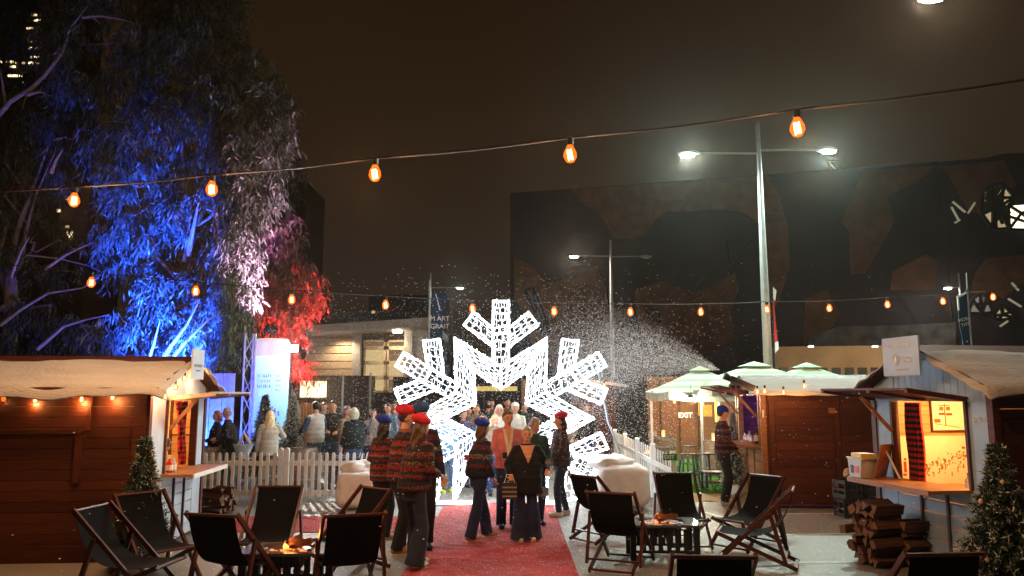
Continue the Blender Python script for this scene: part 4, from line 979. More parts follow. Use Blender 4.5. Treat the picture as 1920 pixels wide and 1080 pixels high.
ballast('wrapped_ballast', 'lumpy white wrapped ballast block beside the left arch foot', 665, 957, .78, .7, .66, seed=2, peak=(0, .1))
ballast('wrapped_ballast', 'larger white wrapped ballast heap beside right arch foot', 1172, 957, 1.0, .9, .78, seed=5, peak=(-.15, .1))
MB_ = MB().tube([W(1120, 690, 15.3), W(1140, 790, 15.0), W(1172, 872, 14.7)], .02, 8)
tag(MB_.build('brace_pole', mat('blue grey tube', (.22, .30, .36), .4, .5)), 'slanting blue grey brace pole between arch and right ballast', 'pole')
tag(MB().tube([W(702, 770, 14.9), W(683, 830, 14.8), W(668, 888, 14.7)], .012, 6).build('brace_cable', M_dmetal), 'thin dark stay cable running down to left ballast', 'cable')

# ================================================================ DECK CHAIRS
def deck_chair():
    t = thing('deck_chair', '', 'deck chair')
    hw = .29; wv = .045; th = .028
    def pair(p, q, x, name, b=None):
        for s in (-1, 1):
            MB().bar((s*x, p[0], p[1]), (s*x, q[0], q[1]), th, wv).build(name, M_wood_chair, t)
    pair((.40, .93), (-.52, .03), hw, 'back_rail')
    pair((-.50, .40), (.42, .03), hw-.035, 'seat_rail')
    pair((.14, .665), (.30, .085), hw+.032, 'prop_leg')
    b = MB().tube([(-hw, .40, .915), (hw, .40, .915)], .016, 8); b.build('top_bar', M_wood_chair, t)
    b = MB().tube([(-hw, -.485, .39), (hw, -.485, .39)], .016, 8); b.build('front_bar', M_wood_chair, t)
    MB().bar((-hw, -.49, .055), (hw, -.49, .055), .04, .022).build('foot_bar', M_wood_chair, t)
    MB().bar((-hw+.03, .40, .045), (hw-.03, .40, .045), .04, .022).build('rear_bar', M_wood_chair, t)
    MB().bar((-hw-.03, .285, .14), (hw+.03, .285, .14), .035, .02).build('prop_bar', M_wood_chair, t)
    # sling: hangs from top bar to front bar
    V_ = []; n = 22; hx = hw-.03; path = []
    for i in range(n+1):
        s = i/n; y = .40+(-.485-.40)*s; z = .93+(.40-.93)*s; sag = .27*math.sin(pi*s**.85)*(1-.15*s)
        path.append((y+.13*math.sin(pi*s)*1.0, z-sag))
    b = MB()
    for (y, z) in path:
        for j in range(9):
            u = -1+2*j/8; b.v.append((u*hx, y, z-.018*(1-u*u)))
    for i in range(n):
        for j in range(8): q = i*9+j; b.f.append((q, q+1, q+10, q+9)); b.m.append(0)
    k = len(b.v); b.v += [(x, y+.004, z-.004) for x, y, z in b.v]; b.f += [tuple(q+k for q in reversed(f)) for f in list(b.f)]; b.m = [0]*len(b.f)
    b.build('sling', M_canvas, t, smooth=True)
    return t
dc0 = deck_chair(); first = True
chairs = [(172, 949, 84, 'deck chair seen side on at far left in front of brown stall'),
          (261, 923, 52, 'deck chair facing right beside the left snow tree'),
          (396, 964, 163, 'deck chair seen from behind left of the left fire table'),
          (525, 911, 2, 'deck chair facing the camera behind the left fire table'),
          (666, 964, 200, 'deck chair seen from behind right of the left fire table'),
          (706, 914, -42, 'deck chair turned left behind the berets group'),
          (1092, 891, 128, 'deck chair angled right just beside the red carpet edge'),
          (1143, 923, 157, 'deck chair seen from behind in front of right fire table'),
          (1262, 886, 1, 'deck chair facing the camera behind the right fire table'),
          (1437, 891, -52, 'deck chair facing left in front of the bar stall'),
          (1487, 916, -112, 'deck chair seen from behind at an angle nearest the crates'),
          (1339, 1042, 176, 'cropped deck chair back at bottom edge near picture centre right'),
          (1772, 1037, 184, 'cropped deck chair back at bottom edge by the log stack')]
for px, py, rot, lb in chairs:
    p = G(px, py, .925); a = R(rot); o = dc0 if first else copy_tree(dc0); first = False
    o.location = (p.x-(-sin(a)*.40), p.y-cos(a)*.40, 0); o.rotation_euler.z = a; o['label'] = lb; o['group'] = 'deck chairs round the fire tables'

# ================================================================ FIRE TABLES
def fire_table(px, py, ztop, lb, rot, flame_x, nfl=3):
    p = G(px, py, ztop); t = thing('fire_table', lb, 'fire table', (p.x, p.y, 0), rot, group='slatted fire tables'); L, D_, H_ = .92, .62, ztop
    M_top = mat('glossy dark table top', (.06, .055, .06), .22, spec=.7, var=.2); b = MB()
    for s in (-1, 1):
        b.obox((-L/2, s*(D_/2-.06)-.06, H_-.03), (L, 0, 0), (0, .12, 0), (0, 0, .03)); b.obox((s*(L/2-.09)-.09, -D_/2+.12, H_-.03), (.18, 0, 0), (0, D_-.24, 0), (0, 0, .0295))
    b.build('tabletop', M_top, t)
    for sx in (-1, 1):
        for sy in (-1, 1): MB().box((sx*(L/2-.07), sy*(D_/2-.07), (H_-.03)/2), (.07, .07, H_-.03)).build('leg', M_black, t)
    for sy in (-1, 1):
        b = MB(); b.box((0, sy*(D_/2-.07), .13), (L-.2, .03, .03))
        for i in range(6): b.box((-L/2+.2+i*(L-.4)/5, sy*(D_/2-.07), .27), (.055, .02, .26))
        b.build('slat_panel', M_black, t)
    b = MB(); b.lathe([(.04, 0), (.16, .03), (.22, .13), (.235, .19)], (0, 0, H_-.2), 20); b.build('fire_bowl', M_dmetal, t)
    eb = MB(); r = random.Random(3)
    for i in range(26): eb.ell((flame_x+r.gauss(0, .09), r.gauss(0, .06), H_-.03+r.uniform(-.01, .03)), (.02*r.uniform(.6, 1.4), .02, .013), 7, 5)
    eb.build('ember', emis('glowing ember', (1, .14, .04), 2.5), t)
    fb = MB()
    for i in range(nfl):
        x = flame_x-.05+i*.025; hh = r.uniform(.04, .08); fb.lathe([(.018, 0), (.024, hh*.3), (.012, hh*.7), (.001, hh)], (x, r.uniform(-.03, .03), H_-.01), 8)
    if nfl: fb.build('flame', emis('orange flame', (1, .30, .04), 4), t)
    for k, (x, y, rz) in enumerate(((flame_x+.10, .02, .5), (flame_x+.13, -.04, -.3), (flame_x+.02, .07, 1.2))):
        l_ = split_log(.24, .04, 20+k); o = l_.build('burning_log', [mat('charred wood', (.10, .04, .02), .9), M_cut]); o.location = Vector((p.x, p.y, 0))+Matrix.Rotation(rot, 3, 'Z') @ Vector((x, y, H_+.035+.02*k)); o.rotation_euler = (0, -.1, rot+rz)
        tag(o, 'small log burning on '+lb.split(' with')[0], 'firewood', 'logs burning on the '+('left' if px < 900 else 'right')+' fire table')
    lamp('POINT', Vector((p.x+flame_x, p.y-.02, H_+.12)), 7 if nfl else 2, (1, .32, .07), .05)
    return t
fire_table(540, 1027, .46, 'left slatted fire table with small orange flame', 0.02, .02)
fire_table(1240, 977, .46, 'right slatted fire table with faint pink embers', -.03, -.05, 0)

# ================================================================ CHRISTMAS TREES
M_need = mat('dark artificial needles', (.020, .055, .022), .6, var=.5, scale=4); M_needw = mat('frosted needle tips', (.62, .64, .62), .8); M_trunk = mat('brown tree trunk', (.09, .05, .03), .9)
M_cone = mat('gold baubles and cones', (.75, .50, .28), .4, .3)
def xmas(name, h, rad, seed, snow=.14, base=True, cones=14):
    t = thing(name, '', 'christmas tree'); rg = np.random.default_rng(seed)
    MB().tube([(0, 0, 0), (0, 0, h*.95)], [.035, .012], 8).build('trunk', M_trunk, t)
    P, D_, L_, T_ = [], [], [], []; tips = []
    n = 300
    for i in range(n):
        z = h*(.10+.88*(i/n)); r_ = rad*(1-(z/h-.08)/.95)**1.15*rg.uniform(.72, 1.15)+.03; a = i*2.39996+rg.normal(0, .2)
        k = int(34+r_*260); s = rg.uniform(.12, 1, k); dirr = np.array([cos(a), sin(a), -.12])
        base_ = np.array([0, 0, z])+s[:, None]*dirr*r_; base_[:, 2] += .10*r_*s**2
        d = rg.normal(size=(k, 3))*.75+dirr*.7; d[:, 2] += .25; d /= np.linalg.norm(d, axis=1)[:, None]
        P.append(base_); D_.append(d); L_.append(rg.uniform(.035, .08, k)); T_.append(s); tips.append(base_[np.argmax(s)])
    P = np.concatenate(P); D_ = np.concatenate(D_); L_ = np.concatenate(L_); T_ = np.concatenate(T_); V, F = blades(P, D_, L_, np.full(len(P), .011), rg)
    o = npmesh('foliage', V, F, [M_need, M_needw], t); idx = ((rg.random(len(P)) < snow*T_**2*2.2)).astype(np.int32); o.data.polygons.foreach_set('material_index', idx)
    b = MB()
    for i in range(cones):
        q = tips[rg.integers(0, len(tips)-30)]; b.ell(tuple(q), (.022, .022, .028), 7, 5)
    if cones: b.build('bauble', M_cone, t)
    return t
x0 = xmas('snow_tipped_tree', 1.45, .37, 1, cones=40); g_ = W(268, 900, 9.45); x0.location = (g_.x, g_.y, .10); x0['label'] = 'frosted artificial tree with gold cones at the corner of left stall'
x1 = xmas('snow_tipped_tree', 1.52, .50, 2, snow=.16, cones=20); g_ = G(1893, 1140); x1.location = (g_.x, g_.y, .05); x1['label'] = 'largest frosted artificial tree at right edge against right stall'
x2 = xmas('snow_tipped_tree', 2.05, .50, 3, snow=.10, cones=6); p = W(492, 870, 18.2); x2.location = (p.x, p.y, .0); x2['label'] = 'dark artificial tree in front of the pale blue column'
x3 = xmas('snow_tipped_tree', 2.0, .48, 4, snow=.34, cones=4); p = W(545, 870, 18.6); x3.location = (p.x, p.y, .0); x3['label'] = 'white flecked artificial tree right of the pale blue column'
x4 = dup(x3, (G(1379, 930).x, G(1379, 930).y, .08), 1.0, 'slim frosted tree between the bar counter and man in blue beret', .88); x4.scale = (.6, .6, .80)
x5 = dup(x3, (W(661, 850, 17.5).x+.0, 17.6, 0), 2.0, 'small frosted tree partly hidden by seated fur coat woman', .72)
x6 = dup(x0, tuple(Lm @ Vector((1.25, .55, .94))), .5, 'small dark tree on the counter inside left stall', .34)
x7 = dup(x2, (W(640, 850, 20).x, 20, 0), 2.0, 'small dark tree behind the man in dark jumper', .75)
def cushion(px, py, s, lb, grp, Y=None):
    g_ = G(px, py); o = MB().ell((0, 0, s*.32), (s*.55, s*.5, s*.34), 18, 12, fn=lambda p, d: p*(1+.3*noise.noise(d*2.2+Vector((px, 0, 0))))).build('weight_bag', M_wrap, loc=(g_.x, g_.y, 0), smooth=True)
    return tag(o, lb, 'bag', grp)
cushion(232, 1066, .40, 'orange lit white weight bag left of tree by left stall', 'weight bags at left tree'); cushion(285, 1058, .40, 'white weight bag right of tree by left stall', 'weight bags at left tree'); cushion(258, 1082, .28, 'front white weight bag below tree by left stall', 'weight bags at left tree')
cushion(1378, 932, .36, 'white weight bag at foot of the bar tree', None)

# ================================================================ PALE BLUE COLUMN, TRUSS
cl_ = thing('inflatable_column', 'tall glowing pale blue printed column behind the left trees', 'column', tuple(W(503, 850, 20).xy.to_3d()))
rc = (W(535, 700, 20).x-W(472, 700, 20).x)/2; zc = W(503, 636, 20).z
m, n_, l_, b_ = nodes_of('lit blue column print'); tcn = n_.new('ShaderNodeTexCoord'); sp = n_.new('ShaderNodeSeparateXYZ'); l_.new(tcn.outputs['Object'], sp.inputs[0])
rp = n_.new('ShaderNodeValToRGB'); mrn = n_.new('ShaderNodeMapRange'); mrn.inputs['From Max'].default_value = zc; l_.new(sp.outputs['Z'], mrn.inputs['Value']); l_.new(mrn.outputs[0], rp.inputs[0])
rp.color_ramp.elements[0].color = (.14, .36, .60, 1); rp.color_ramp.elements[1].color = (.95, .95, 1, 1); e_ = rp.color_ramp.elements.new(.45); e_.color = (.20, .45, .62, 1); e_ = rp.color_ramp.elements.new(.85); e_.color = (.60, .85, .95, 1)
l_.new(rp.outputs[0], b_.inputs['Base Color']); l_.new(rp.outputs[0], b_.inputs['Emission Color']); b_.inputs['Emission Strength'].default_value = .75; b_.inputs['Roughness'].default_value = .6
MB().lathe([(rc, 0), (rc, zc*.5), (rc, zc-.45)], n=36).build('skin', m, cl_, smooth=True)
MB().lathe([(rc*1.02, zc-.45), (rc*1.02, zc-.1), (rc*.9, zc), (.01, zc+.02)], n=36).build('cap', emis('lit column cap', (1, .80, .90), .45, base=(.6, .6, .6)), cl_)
M_pt = mat('grey blue print', (.12, .22, .30), .6)
for q_ in range(3): strokes('print_line', M_pt, cl_, -.2, .12, -rc-.004, zc-.95-q_*.13, .09, 20+q_)
for q_ in range(4):
    o = strokes('print_line', M_pt, cl_, -.05, .07, 0, 0, .05, 30+q_); o.location = (cos(R(-52))*(rc+.012), sin(R(-52))*(rc+.012), zc-.95-q_*.12); o.rotation_euler.z = R(38)
b = MB(); rr = random.Random(8)
for i in range(130):
    a = R(-90)+rr.uniform(-.2, .8); z = zc-1.7-rr.random()*1.6; b.box((cos(a)*(rc+.012), sin(a)*(rc+.012), z), (.03, .02, rr.uniform(.03, .09)), rz=rr.random())
b.build('blossom_print', mat('pinkish print', (.40, .28, .34), .7), cl_)
def truss(px, Y, wd, h, lb):
    p = W(px, 800, Y); t = thing('light_truss', lb, 'truss', (p.x, Y, 0))
    cs = [(-wd/2, 0), (wd/2, 0), (0, wd*.8)]
    for x, y in cs: MB().tube([(x, y, 0), (x, y, h)], .026, 8).build('chord', mat('bluish aluminium', (.55, .56, .62), .35, .5), t)  # slight blue cast sits in the metal's base colour
    b = MB(); k = int(h/.45)
    for i in range(k):
        for j in range(3):
            a, c = cs[j], cs[(j+1) % 3]; z0 = h*i/k; z1 = h*(i+1)/k
            if i % 2: a, c = c, a
            b.tube([(a[0], a[1], z0), (c[0], c[1], z1)], .012, 5)
    b.build('lacing', mat('bluish aluminium', (.55, .56, .62), .35, .5), t); return t
truss(462, 19.2, .26, W(460, 625, 19.2).z, 'slim triangular lighting truss left of pale blue column')
truss(533, 20.6, .10, W(533, 640, 20.6).z, 'thin white support mast right of pale blue column')

# ================================================================ BARRELS, STOOLS, TABLES
M_oak = mat('aged barrel oak', (.20, .13, .08), .7, var=.4, scale=5, stretch=(8, 8, 1), bump=.3); M_hoop = mat('dull hoop iron', (.22, .23, .25), .45, .6)
def barrel():
    t = thing('barrel', '', 'barrel', group='wine barrels used as tables')
    b = MB(); b.lathe([(.001, 0), (.27, 0), (.31, .2), (.33, .45), (.31, .70), (.27, .90), (.26, .90), (.26, .87), (.001, .87)], n=28); b.build('staves', M_oak, t, smooth=False)
    for z, r_ in ((.05, .283), (.24, .322), (.64, .322), (.84, .287)):
        MB().lathe([(r_, -.022), (r_+.006, -.02), (r_+.006, .02), (r_, .022)], (0, 0, z), 28).build('hoop', M_hoop, t)
    return t
br0 = barrel(); p = W(570, 860, 17.2); br0.location = (p.x, p.y, 0); br0['label'] = 'blue lit wine barrel beneath white vest man behind left fence'
for px, Y, lb in ((1246, 21.5, 'wine barrel nearest the left pole of clear marquee'), (1215, 25, 'wine barrel by yellow striped screen outside marquee'), (1336, 19.8, 'wine barrel table beside the man in blue beret'), (395, 17.5, 'grey barrel left of the dark coated couple')):
    dup(br0, (W(px, 850, Y).x, Y, 0), .4, lb)
def stool():
    t = thing('bar_stool', '', 'stool', group='metal bar stools'); m_ = mat('dark stool metal', (.10, .11, .13), .35, .7)
    MB().box((0, 0, .70), (.32, .32, .03)).build('seat', m_, t)
    for sx in (-1, 1):
        for sy in (-1, 1): MB().bar((sx*.13, sy*.13, .69), (sx*.21, sy*.21, 0), .045, .025).build('leg', m_, t)
    b = MB()
    for s in (-1, 1): b.bar((-.18, s*.18, .25), (.18, s*.18, .25), .02, .02); b.bar((s*.18, -.18, .26), (s*.18, .18, .26), .02, .02)
    b.build('foot_ring', m_, t); return t
st0 = stool(); L_ = [(1290, 17.9, 'bluish bar stool nearest the exit sign on green turf'), (1325, 18.0, 'bar stool just left of the man in blue beret'), (1290, 20.6, 'bar stool behind the bluish stool'), (1240, 19.8, 'bar stool near the clear marquee pole'), (1197, 22.0, 'bar stool outside marquee beside the small fire'), (1218, 24.5, 'bar stool under yellow light outside marquee'), (636, 17.3, 'bar stool between the barrel and fur coat woman'), (602, 17.9, 'bar stool behind the blue lit barrel'), (455, 16.8, 'bar stool carrying the open grey bag'), (508, 16.9, 'bar stool under the blonde woman')]
for k, (px, Y, lb) in enumerate(L_):
    o = st0 if k == 0 else copy_tree(st0); o.location = (W(px, 850, Y).x, Y, 0); o.rotation_euler.z = .3*k; o['label'] = lb
def low_table(px, Y, w, h, lb):
    t = thing('low_table', lb, 'table', (W(px, 850, Y).x, Y, 0)); MB().box((0, 0, h-.015), (w, .5, .03)).build('tabletop', M_dmetal, t)
    for sx in (-1, 1):
        for sy in (-1, 1): MB().box((sx*(w/2-.05), sy*.2, (h-.03)/2), (.04, .04, h-.03)).build('leg', M_dmetal, t)
    MB().box((0, 0, .2), (w-.08, .42, .02)).build('shelf', M_dmetal, t)
low_table(1342, 16.9, .62, .42, 'low dark fire box table on turf behind blue beret man'); low_table(527, 17.4, .9, .72, 'dark high table between blonde woman and barrel'); low_table(660, 17.0, .8, .70, 'dark high table in front of the fur coat woman'); low_table(1222, 19.0, .7, .55, 'dark fire pit table behind the right fence')
fp_ = thing('fire_pit', 'small flames burning behind the right picket fence', 'fire', (W(1219, 850, 19).x, 19, .56))
MB().lathe([(.1, 0), (.2, .05), (.2, .07)], n=14).build('bowl', M_dmetal, fp_)
b = MB(); r = random.Random(6)
for i in range(8): hh = r.uniform(.06, .14); b.lathe([(.02, 0), (.03, hh*.3), (.012, hh*.7), (.001, hh)], (r.uniform(-.15, .15), r.uniform(-.08, .08), .05), 7)
b.build('flame', emis('orange flame', (1, .35, .05), 7), fp_); lamp('POINT', fp_.location+Vector((0, 0, .25)), 8, (1, .4, .1), .06)
for px, Y, lb in ((1296, 18.2, 'left added lamp brightening the green turf'), (1345, 19.0, 'right added lamp brightening the green turf')):  # invented hanging lamps, added only to brighten the turf
    p = W(px, 745, Y); t = thing('added_turf_lamp', lb, 'lamp', tuple(p), group='added lamps brightening the turf'); MB().tube([(0, 0, .06), (0, 0, .3)], .006, 5).build('cord', cable_m, t); MB().lathe([(.03, .06), (.10, 0), (.105, -.01)], n=14).build('shade', M_dmetal, t); MB().ell((0, 0, .0), (.04, .04, .04), 10, 8).build('bulb', emis('added lamp bulb', (1, .85, .6), 14), t); lamp('POINT', p+Vector((0, 0, -.08)), 85, (1, .86, .62), .05)
# lanterns on barrels
for px, py, Y, lb in ((1243, 787, 21.4, 'small candle lantern on the barrel by marquee pole'), (1337, 796, 19.7, 'small candle lantern on the barrel by the blue beret man')):
    p = W(px, py, Y); t = thing('lantern', lb, 'lantern', (p.x, Y, .90)); MB().lathe([(.05, 0), (.05, .16), (.03, .18)], n=12).build('glass', glass_glow('candle glass', (1, .55, .2), 1.6, .5), t); MB().lathe([(.02, 0), (.02, .07), (.001, .12)], n=8).build('candle', emis('candle', (1, .6, .2), 8), t)

# ================================================================ CLEAR MARQUEE + STRIPED UMBRELLAS
mq = thing('clear_marquee', 'clear walled marquee with EXIT on its brown back wall', 'marquee', (W(1320, 850, 20).x, 20, 0)); MX = W(1320, 850, 20).x
xl = W(1222, 800, 20).x-MX; xr = W(1440, 800, 20).x-MX; zr = W(1300, 736, 20).z
for x in (xl, W(1316, 800, 20).x-MX, W(1349, 800, 20).x-MX, xr): MB().box((x, 0, zr/2), (.06, .06, zr)).build('pole', mat('white aluminium pole', (.50, .46, .42), .4), mq)
MB().box(((xl+xr)/2, 0, zr), (xr-xl, .07, .07)).build('top_rail', mat('white aluminium pole', (.50, .46, .42)), mq)
MB().box(((xl+xr)/2, 5.0, 1.3), (xr-xl+1.4, .08, 2.6)).build('back_wall', mat('brown marquee wall', (.14, .075, .045), .85, var=.3, scale=1.2), mq)
for x in np.linspace(xl, xr+.6, 7): MB().box((x, 4.93, 1.3), (.04, .04, 2.6)).build('wall_batten', mat('brown marquee wall dark', (.05, .03, .02), .8), mq)
p = W(1286, 779, 24.8); text('lettering', 'EXIT', .22, emis('exit letters', (1, .95, .9), .35, base=(.8, .8, .8)), mq, (p.x-MX, 4.88, p.z), bold=.006)
for px, py, pw in ((1265, 753, 60), (1315, 747, 40), (1367, 748, 50), (1318, 757, 30)):
    p = W(px, py, 23.6); house_bulb({1265: 'left warm bulb inside the clear marquee', 1315: 'upper middle warm bulb inside the clear marquee', 1367: 'right warm bulb inside the clear marquee', 1318: 'lower middle warm bulb inside the clear marquee'}[px], p, pw, .05, 'bulbs in the clear marquee')
for px, lb in ((1342, 'vertical yellow neon tube inside the clear marquee'), ): 
    p = W(px, 765, 24.2); o = MB().tube([(0, 0, -.42), (0, 0, .42)], .03, 8).build('neon_tube', emis('yellow neon', (1, .62, .06), 3.5)); o.location = p; tag(o, lb, 'neon light')
p = W(1311, 786, 24.3); o = MB().tube([(0, 0, -.4), (0, 0, .3)], .02, 8).build('neon_tube', emis('dim yellow neon', (1, .5, .04), .8)); o.location = p+Vector((0, 0, .5)); tag(o, 'dim thin yellow neon tube at middle of the marquee wall', 'neon light')
p = W(1324, 770, 24.5); o = MB().box((0, 0, 0), (.36, .03, .36)).build('picture_frame', mat('olive frame', (.30, .20, .05), .5)); o.location = p; tag(o, 'small square olive frame on the marquee wall', 'picture')
p = W(1294, 752, 24.4); o = MB().box((0, 0, 0), (.22, .02, .07)).box((.05, 0, -.06), (.10, .02, .08)).build('neon_heart', emis('red neon', (1, .04, .03), 1.2)); o.location = p; tag(o, 'small red neon sign on marquee wall above EXIT', 'neon light')
p = W(1292, 728, 22); o = MB().box((0, 0, 0), (.28, .5, .30)).build('heater', mat('red heater', (.5, .05, .04), .5)); o.location = p; tag(o, 'red overhead heater box under the left striped umbrella', 'heater')
M_um = None
m, n_, l_, b_ = nodes_of('green and cream striped canvas'); tcn = n_.new('ShaderNodeTexCoord'); sp = n_.new('ShaderNodeSeparateXYZ'); l_.new(tcn.outputs['Object'], sp.inputs[0])
mu = n_.new('ShaderNodeMath'); mu.operation = 'MULTIPLY'; mu.inputs[1].default_value = 6.2; l_.new(sp.outputs['Z'], mu.inputs[0]); fr = n_.new('ShaderNodeMath'); fr.operation = 'FRACT'; l_.new(mu.outputs[0], fr.inputs[0]); gt = n_.new('ShaderNodeMath'); gt.operation = 'GREATER_THAN'; gt.inputs[1].default_value = .55; l_.new(fr.outputs[0], gt.inputs[0])
mx = n_.new('ShaderNodeMix'); mx.data_type = 'RGBA'; mx.inputs[6].default_value = (.62, .72, .54, 1); mx.inputs[7].default_value = (.30, .48, .32, 1); l_.new(gt.outputs[0], mx.inputs[0]); l_.new(mx.outputs[2], b_.inputs['Base Color']); b_.inputs['Roughness'].default_value = .8; M_um = m
M_valance = mat('cream valance', (.45, .50, .40), .8)
def umbrella(px_peak, py_peak, Y, w, lb):
    pk = W(px_peak, py_peak, Y); t = thing('patio_umbrella', lb, 'umbrella', (pk.x, Y, 0), R(4), group='green striped patio umbrellas'); ze = pk.z-.62; h = w/2
    MB().tube([(0, 0, 0), (0, 0, pk.z-.05)], .03, 10).build('pole', M_metal, t)
    b = MB(); N_ = 8
    for s in range(4):
        a0 = pi/4+s*pi/2; a1 = a0+pi/2; c0 = Vector((cos(a0), sin(a0), 0))*h*sqrt(2); c1 = Vector((cos(a1), sin(a1), 0))*h*sqrt(2)
        for i in range(N_):
            for j in range(N_):
                def q(u, v):
                    p = c0.lerp(c1, v)*(.14+.86*u); return Vector((p.x, p.y, ze+.50*(1-u)**1.15-.05*sin(pi*v)*u*(1)))
                b.quad(q(i/N_, j/N_), q((i+1)/N_, j/N_), q((i+1)/N_, (j+1)/N_), q(i/N_, (j+1)/N_))
    b.build('canopy', M_um, t)
    b = MB()
    for s in range(4):
        a0 = pi/4+s*pi/2; a1 = a0+pi/2; c0 = Vector((cos(a0), sin(a0), 0))*h*sqrt(2); c1 = Vector((cos(a1), sin(a1), 0))*h*sqrt(2)
        for j in range(8):
            p0 = c0.lerp(c1, j/8); p1 = c0.lerp(c1, (j+1)/8); z0 = ze-.05*sin(pi*j/8); z1_ = ze-.05*sin(pi*(j+1)/8)
            b.quad((p0.x, p0.y, z0), (p1.x, p1.y, z1_), (p1.x, p1.y, z1_-.2), (p0.x, p0.y, z0-.2))
    b.build('valance', M_valance, t)
    b = MB(); 
    for s in range(4):
        a0 = pi/4+s*pi/2; a1 = a0+pi/2; k = h*.20*sqrt(2); b.v += [(cos(a0)*k, sin(a0)*k, ze+.52), (cos(a1)*k, sin(a1)*k, ze+.52), (0, 0, ze+.64)]; i = len(b.v); b.f.append((i-3, i-2, i-1)); b.m.append(0)
    b.build('vent_cap', M_um, t)
    for s in range(4):
        a0 = pi/4+s*pi/2; MB().bar((0, 0, ze+.46), (cos(a0)*h*1.38, sin(a0)*h*1.38, ze-.02), .02, .03).build('rib', M_metal, t)
umbrella(1312, 687, 19.5, 2.25, 'leftmost green striped umbrella over the clear marquee')
umbrella(1414, 679, 18.8, 3.2, 'middle green striped umbrella beside the tallest lamp post')
umbrella(1512, 681, 18.6, 2.6, 'rightmost green striped umbrella peeking over the bar roof')
# second market roof with lights behind arch
ks = thing('far_stall', 'small distant stall with orange lit eave right of the arch', 'market stall', (W(1120, 850, 23).x, 22.4, 0)); KX = W(1120, 850, 23).x
b = MB(); b.prism([W(1075, 708, 22.4)-Vector((KX, 22.4, 0)), W(1172, 722, 22.4)-Vector((KX, 22.4, 0)), W(1172, 726, 22.4)-Vector((KX, 22.4, 0)), W(1075, 714, 22.4)-Vector((KX, 22.4, 0))], (0, -.6, 0)); b.build('roof', M_snowcloth, ks)
MB().box((-.1, .6, 1.25), (1.2, 1, 2.5)).build('body', M_wood_dark, ks)
for px, lb in ((1110, 'left bulb on small distant stall roof'), (1133, 'right bulb on small distant stall roof')): house_bulb(lb, W(px, 723, 21.6), 6, .05, 'bulbs on the distant stall')
# wet floor / bollard things behind fence
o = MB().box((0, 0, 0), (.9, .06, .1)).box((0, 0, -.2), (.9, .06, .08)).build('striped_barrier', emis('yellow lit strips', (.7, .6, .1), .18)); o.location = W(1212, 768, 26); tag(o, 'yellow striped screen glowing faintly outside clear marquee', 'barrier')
# ================================================================ EUCALYPTUS TREES
M_bark2 = mat('pale smooth gum bark', (.38, .32, .28), .7, var=.3, scale=4, bump=.3)
def leafmat(name, c):
    m = mat(name, c, .45, var=.35, scale=1.3, island=.45, spec=.5); return m
M_leafA = leafmat('gum leaves', (.12, .15, .095)); M_leafB = leafmat('dark gum leaves', (.055, .080, .035)); M_leafC = leafmat('reddish gum leaves', (.17, .10, .09))
def limb_path(p, q, r, k=5, wob=.25):
    pts = [Vector(p)]
    for i in range(1, k): s = i/k; pts.append(Vector(p).lerp(Vector(q), s)+Vector((r.uniform(-1, 1), r.uniform(-1, 1), r.uniform(-1, 1)))*wob*sin(pi*s)+Vector((0, 0, .25*wob*sin(pi*s))))
    pts.append(Vector(q)); return pts
def gum(name, label, base, fork, blobs, limbs, lm, seed, leafL=.26, dens=1.0, fine=1.0):
    t = thing(name, label, 'tree', tuple(base)); rg = np.random.default_rng(seed); r = random.Random(seed); base = Vector(base)
    b = MB(); b.tube(limb_path(base-base, Vector(fork)-base, r, 5, .3), [.34, .30, .26, .23, .21, .19], 10)
    for c, rad, *_ in blobs:
        tgt = Vector(c)-base; b.tube(limb_path(Vector(fork)-base-Vector((0, 0, r.uniform(0, 1.5))), tgt, r, 6, .5), [.10, .07, .055, .04, .03, .02, .012], 6)
        for _ in range(2):
            d = Vector((r.gauss(0, 1), r.gauss(0, 1), r.gauss(0, .8))).normalized(); b.tube(limb_path(tgt, tgt+Vector((d.x*rad[0], d.y*rad[1], d.z*rad[2]))*.8, r, 4, .25), [.045, .035, .025, .018, .008], 5)
    b.build('trunk', M_bark2, t)
    for pts, r0 in limbs:
        P_ = [Vector(p)-base for p in pts]; k = len(P_)
        MB().tube(P_, [r0*(1-.8*i/(k-1)) for i in range(k)], 7).build('limb', M_bark2, t)
    P, D_, L_ = [], [], []
    for c, rad, *w in blobs:
        wt = w[0] if w else 1; c = np.array(c); rad = np.array(rad); area = (rad[0]*rad[2]+rad[1]*rad[2]+rad[0]*rad[1])
        nc = int(area*8.0*dens*wt)
        for _ in range(nc):
            d = rg.normal(size=3); d /= np.linalg.norm(d); rr_ = rg.uniform(.45, 1.0)**.6; cen = c+d*rad*rr_*(1+.10*noise.noise(Vector(d*2.5+seed)))
            # a weeping spray: a few twigs, leaves hanging off each
            for tw in range(4):
                a = rg.uniform(0, 2*pi); out = np.array([cos(a), sin(a), .1])*rg.uniform(.15, .5); k = int(13*fine)
                s = rg.uniform(0, 1, k); tp = cen+s[:, None]*out-np.array([0, 0, 1])*(s**2)[:, None]*rg.uniform(.3, .8)
                tp += rg.normal(0, .05, (k, 3)); dd = np.array([0, 0, -1.0])+rg.normal(0, .42, (k, 3))+out*.5
                dd /= np.linalg.norm(dd, axis=1)[:, None]; P.append(tp); D_.append(dd); L_.append(rg.uniform(.6, 1.2, k)*leafL)
    P = np.concatenate(P)-np.array(base); D_ = np.concatenate(D_); L_ = np.concatenate(L_)
    V, F = blades(P, D_, L_, L_*.16, rg); npmesh('crown', V, F, lm, t); return t
def bl(px, py, rx, ry, Y, ry_d=None, w=1.0):
    c = W(px, py, Y); k = Y/FPX*1.02; return (tuple(c), (rx*k, (ry_d or min(rx, ry))*k*.8, ry*k), w)
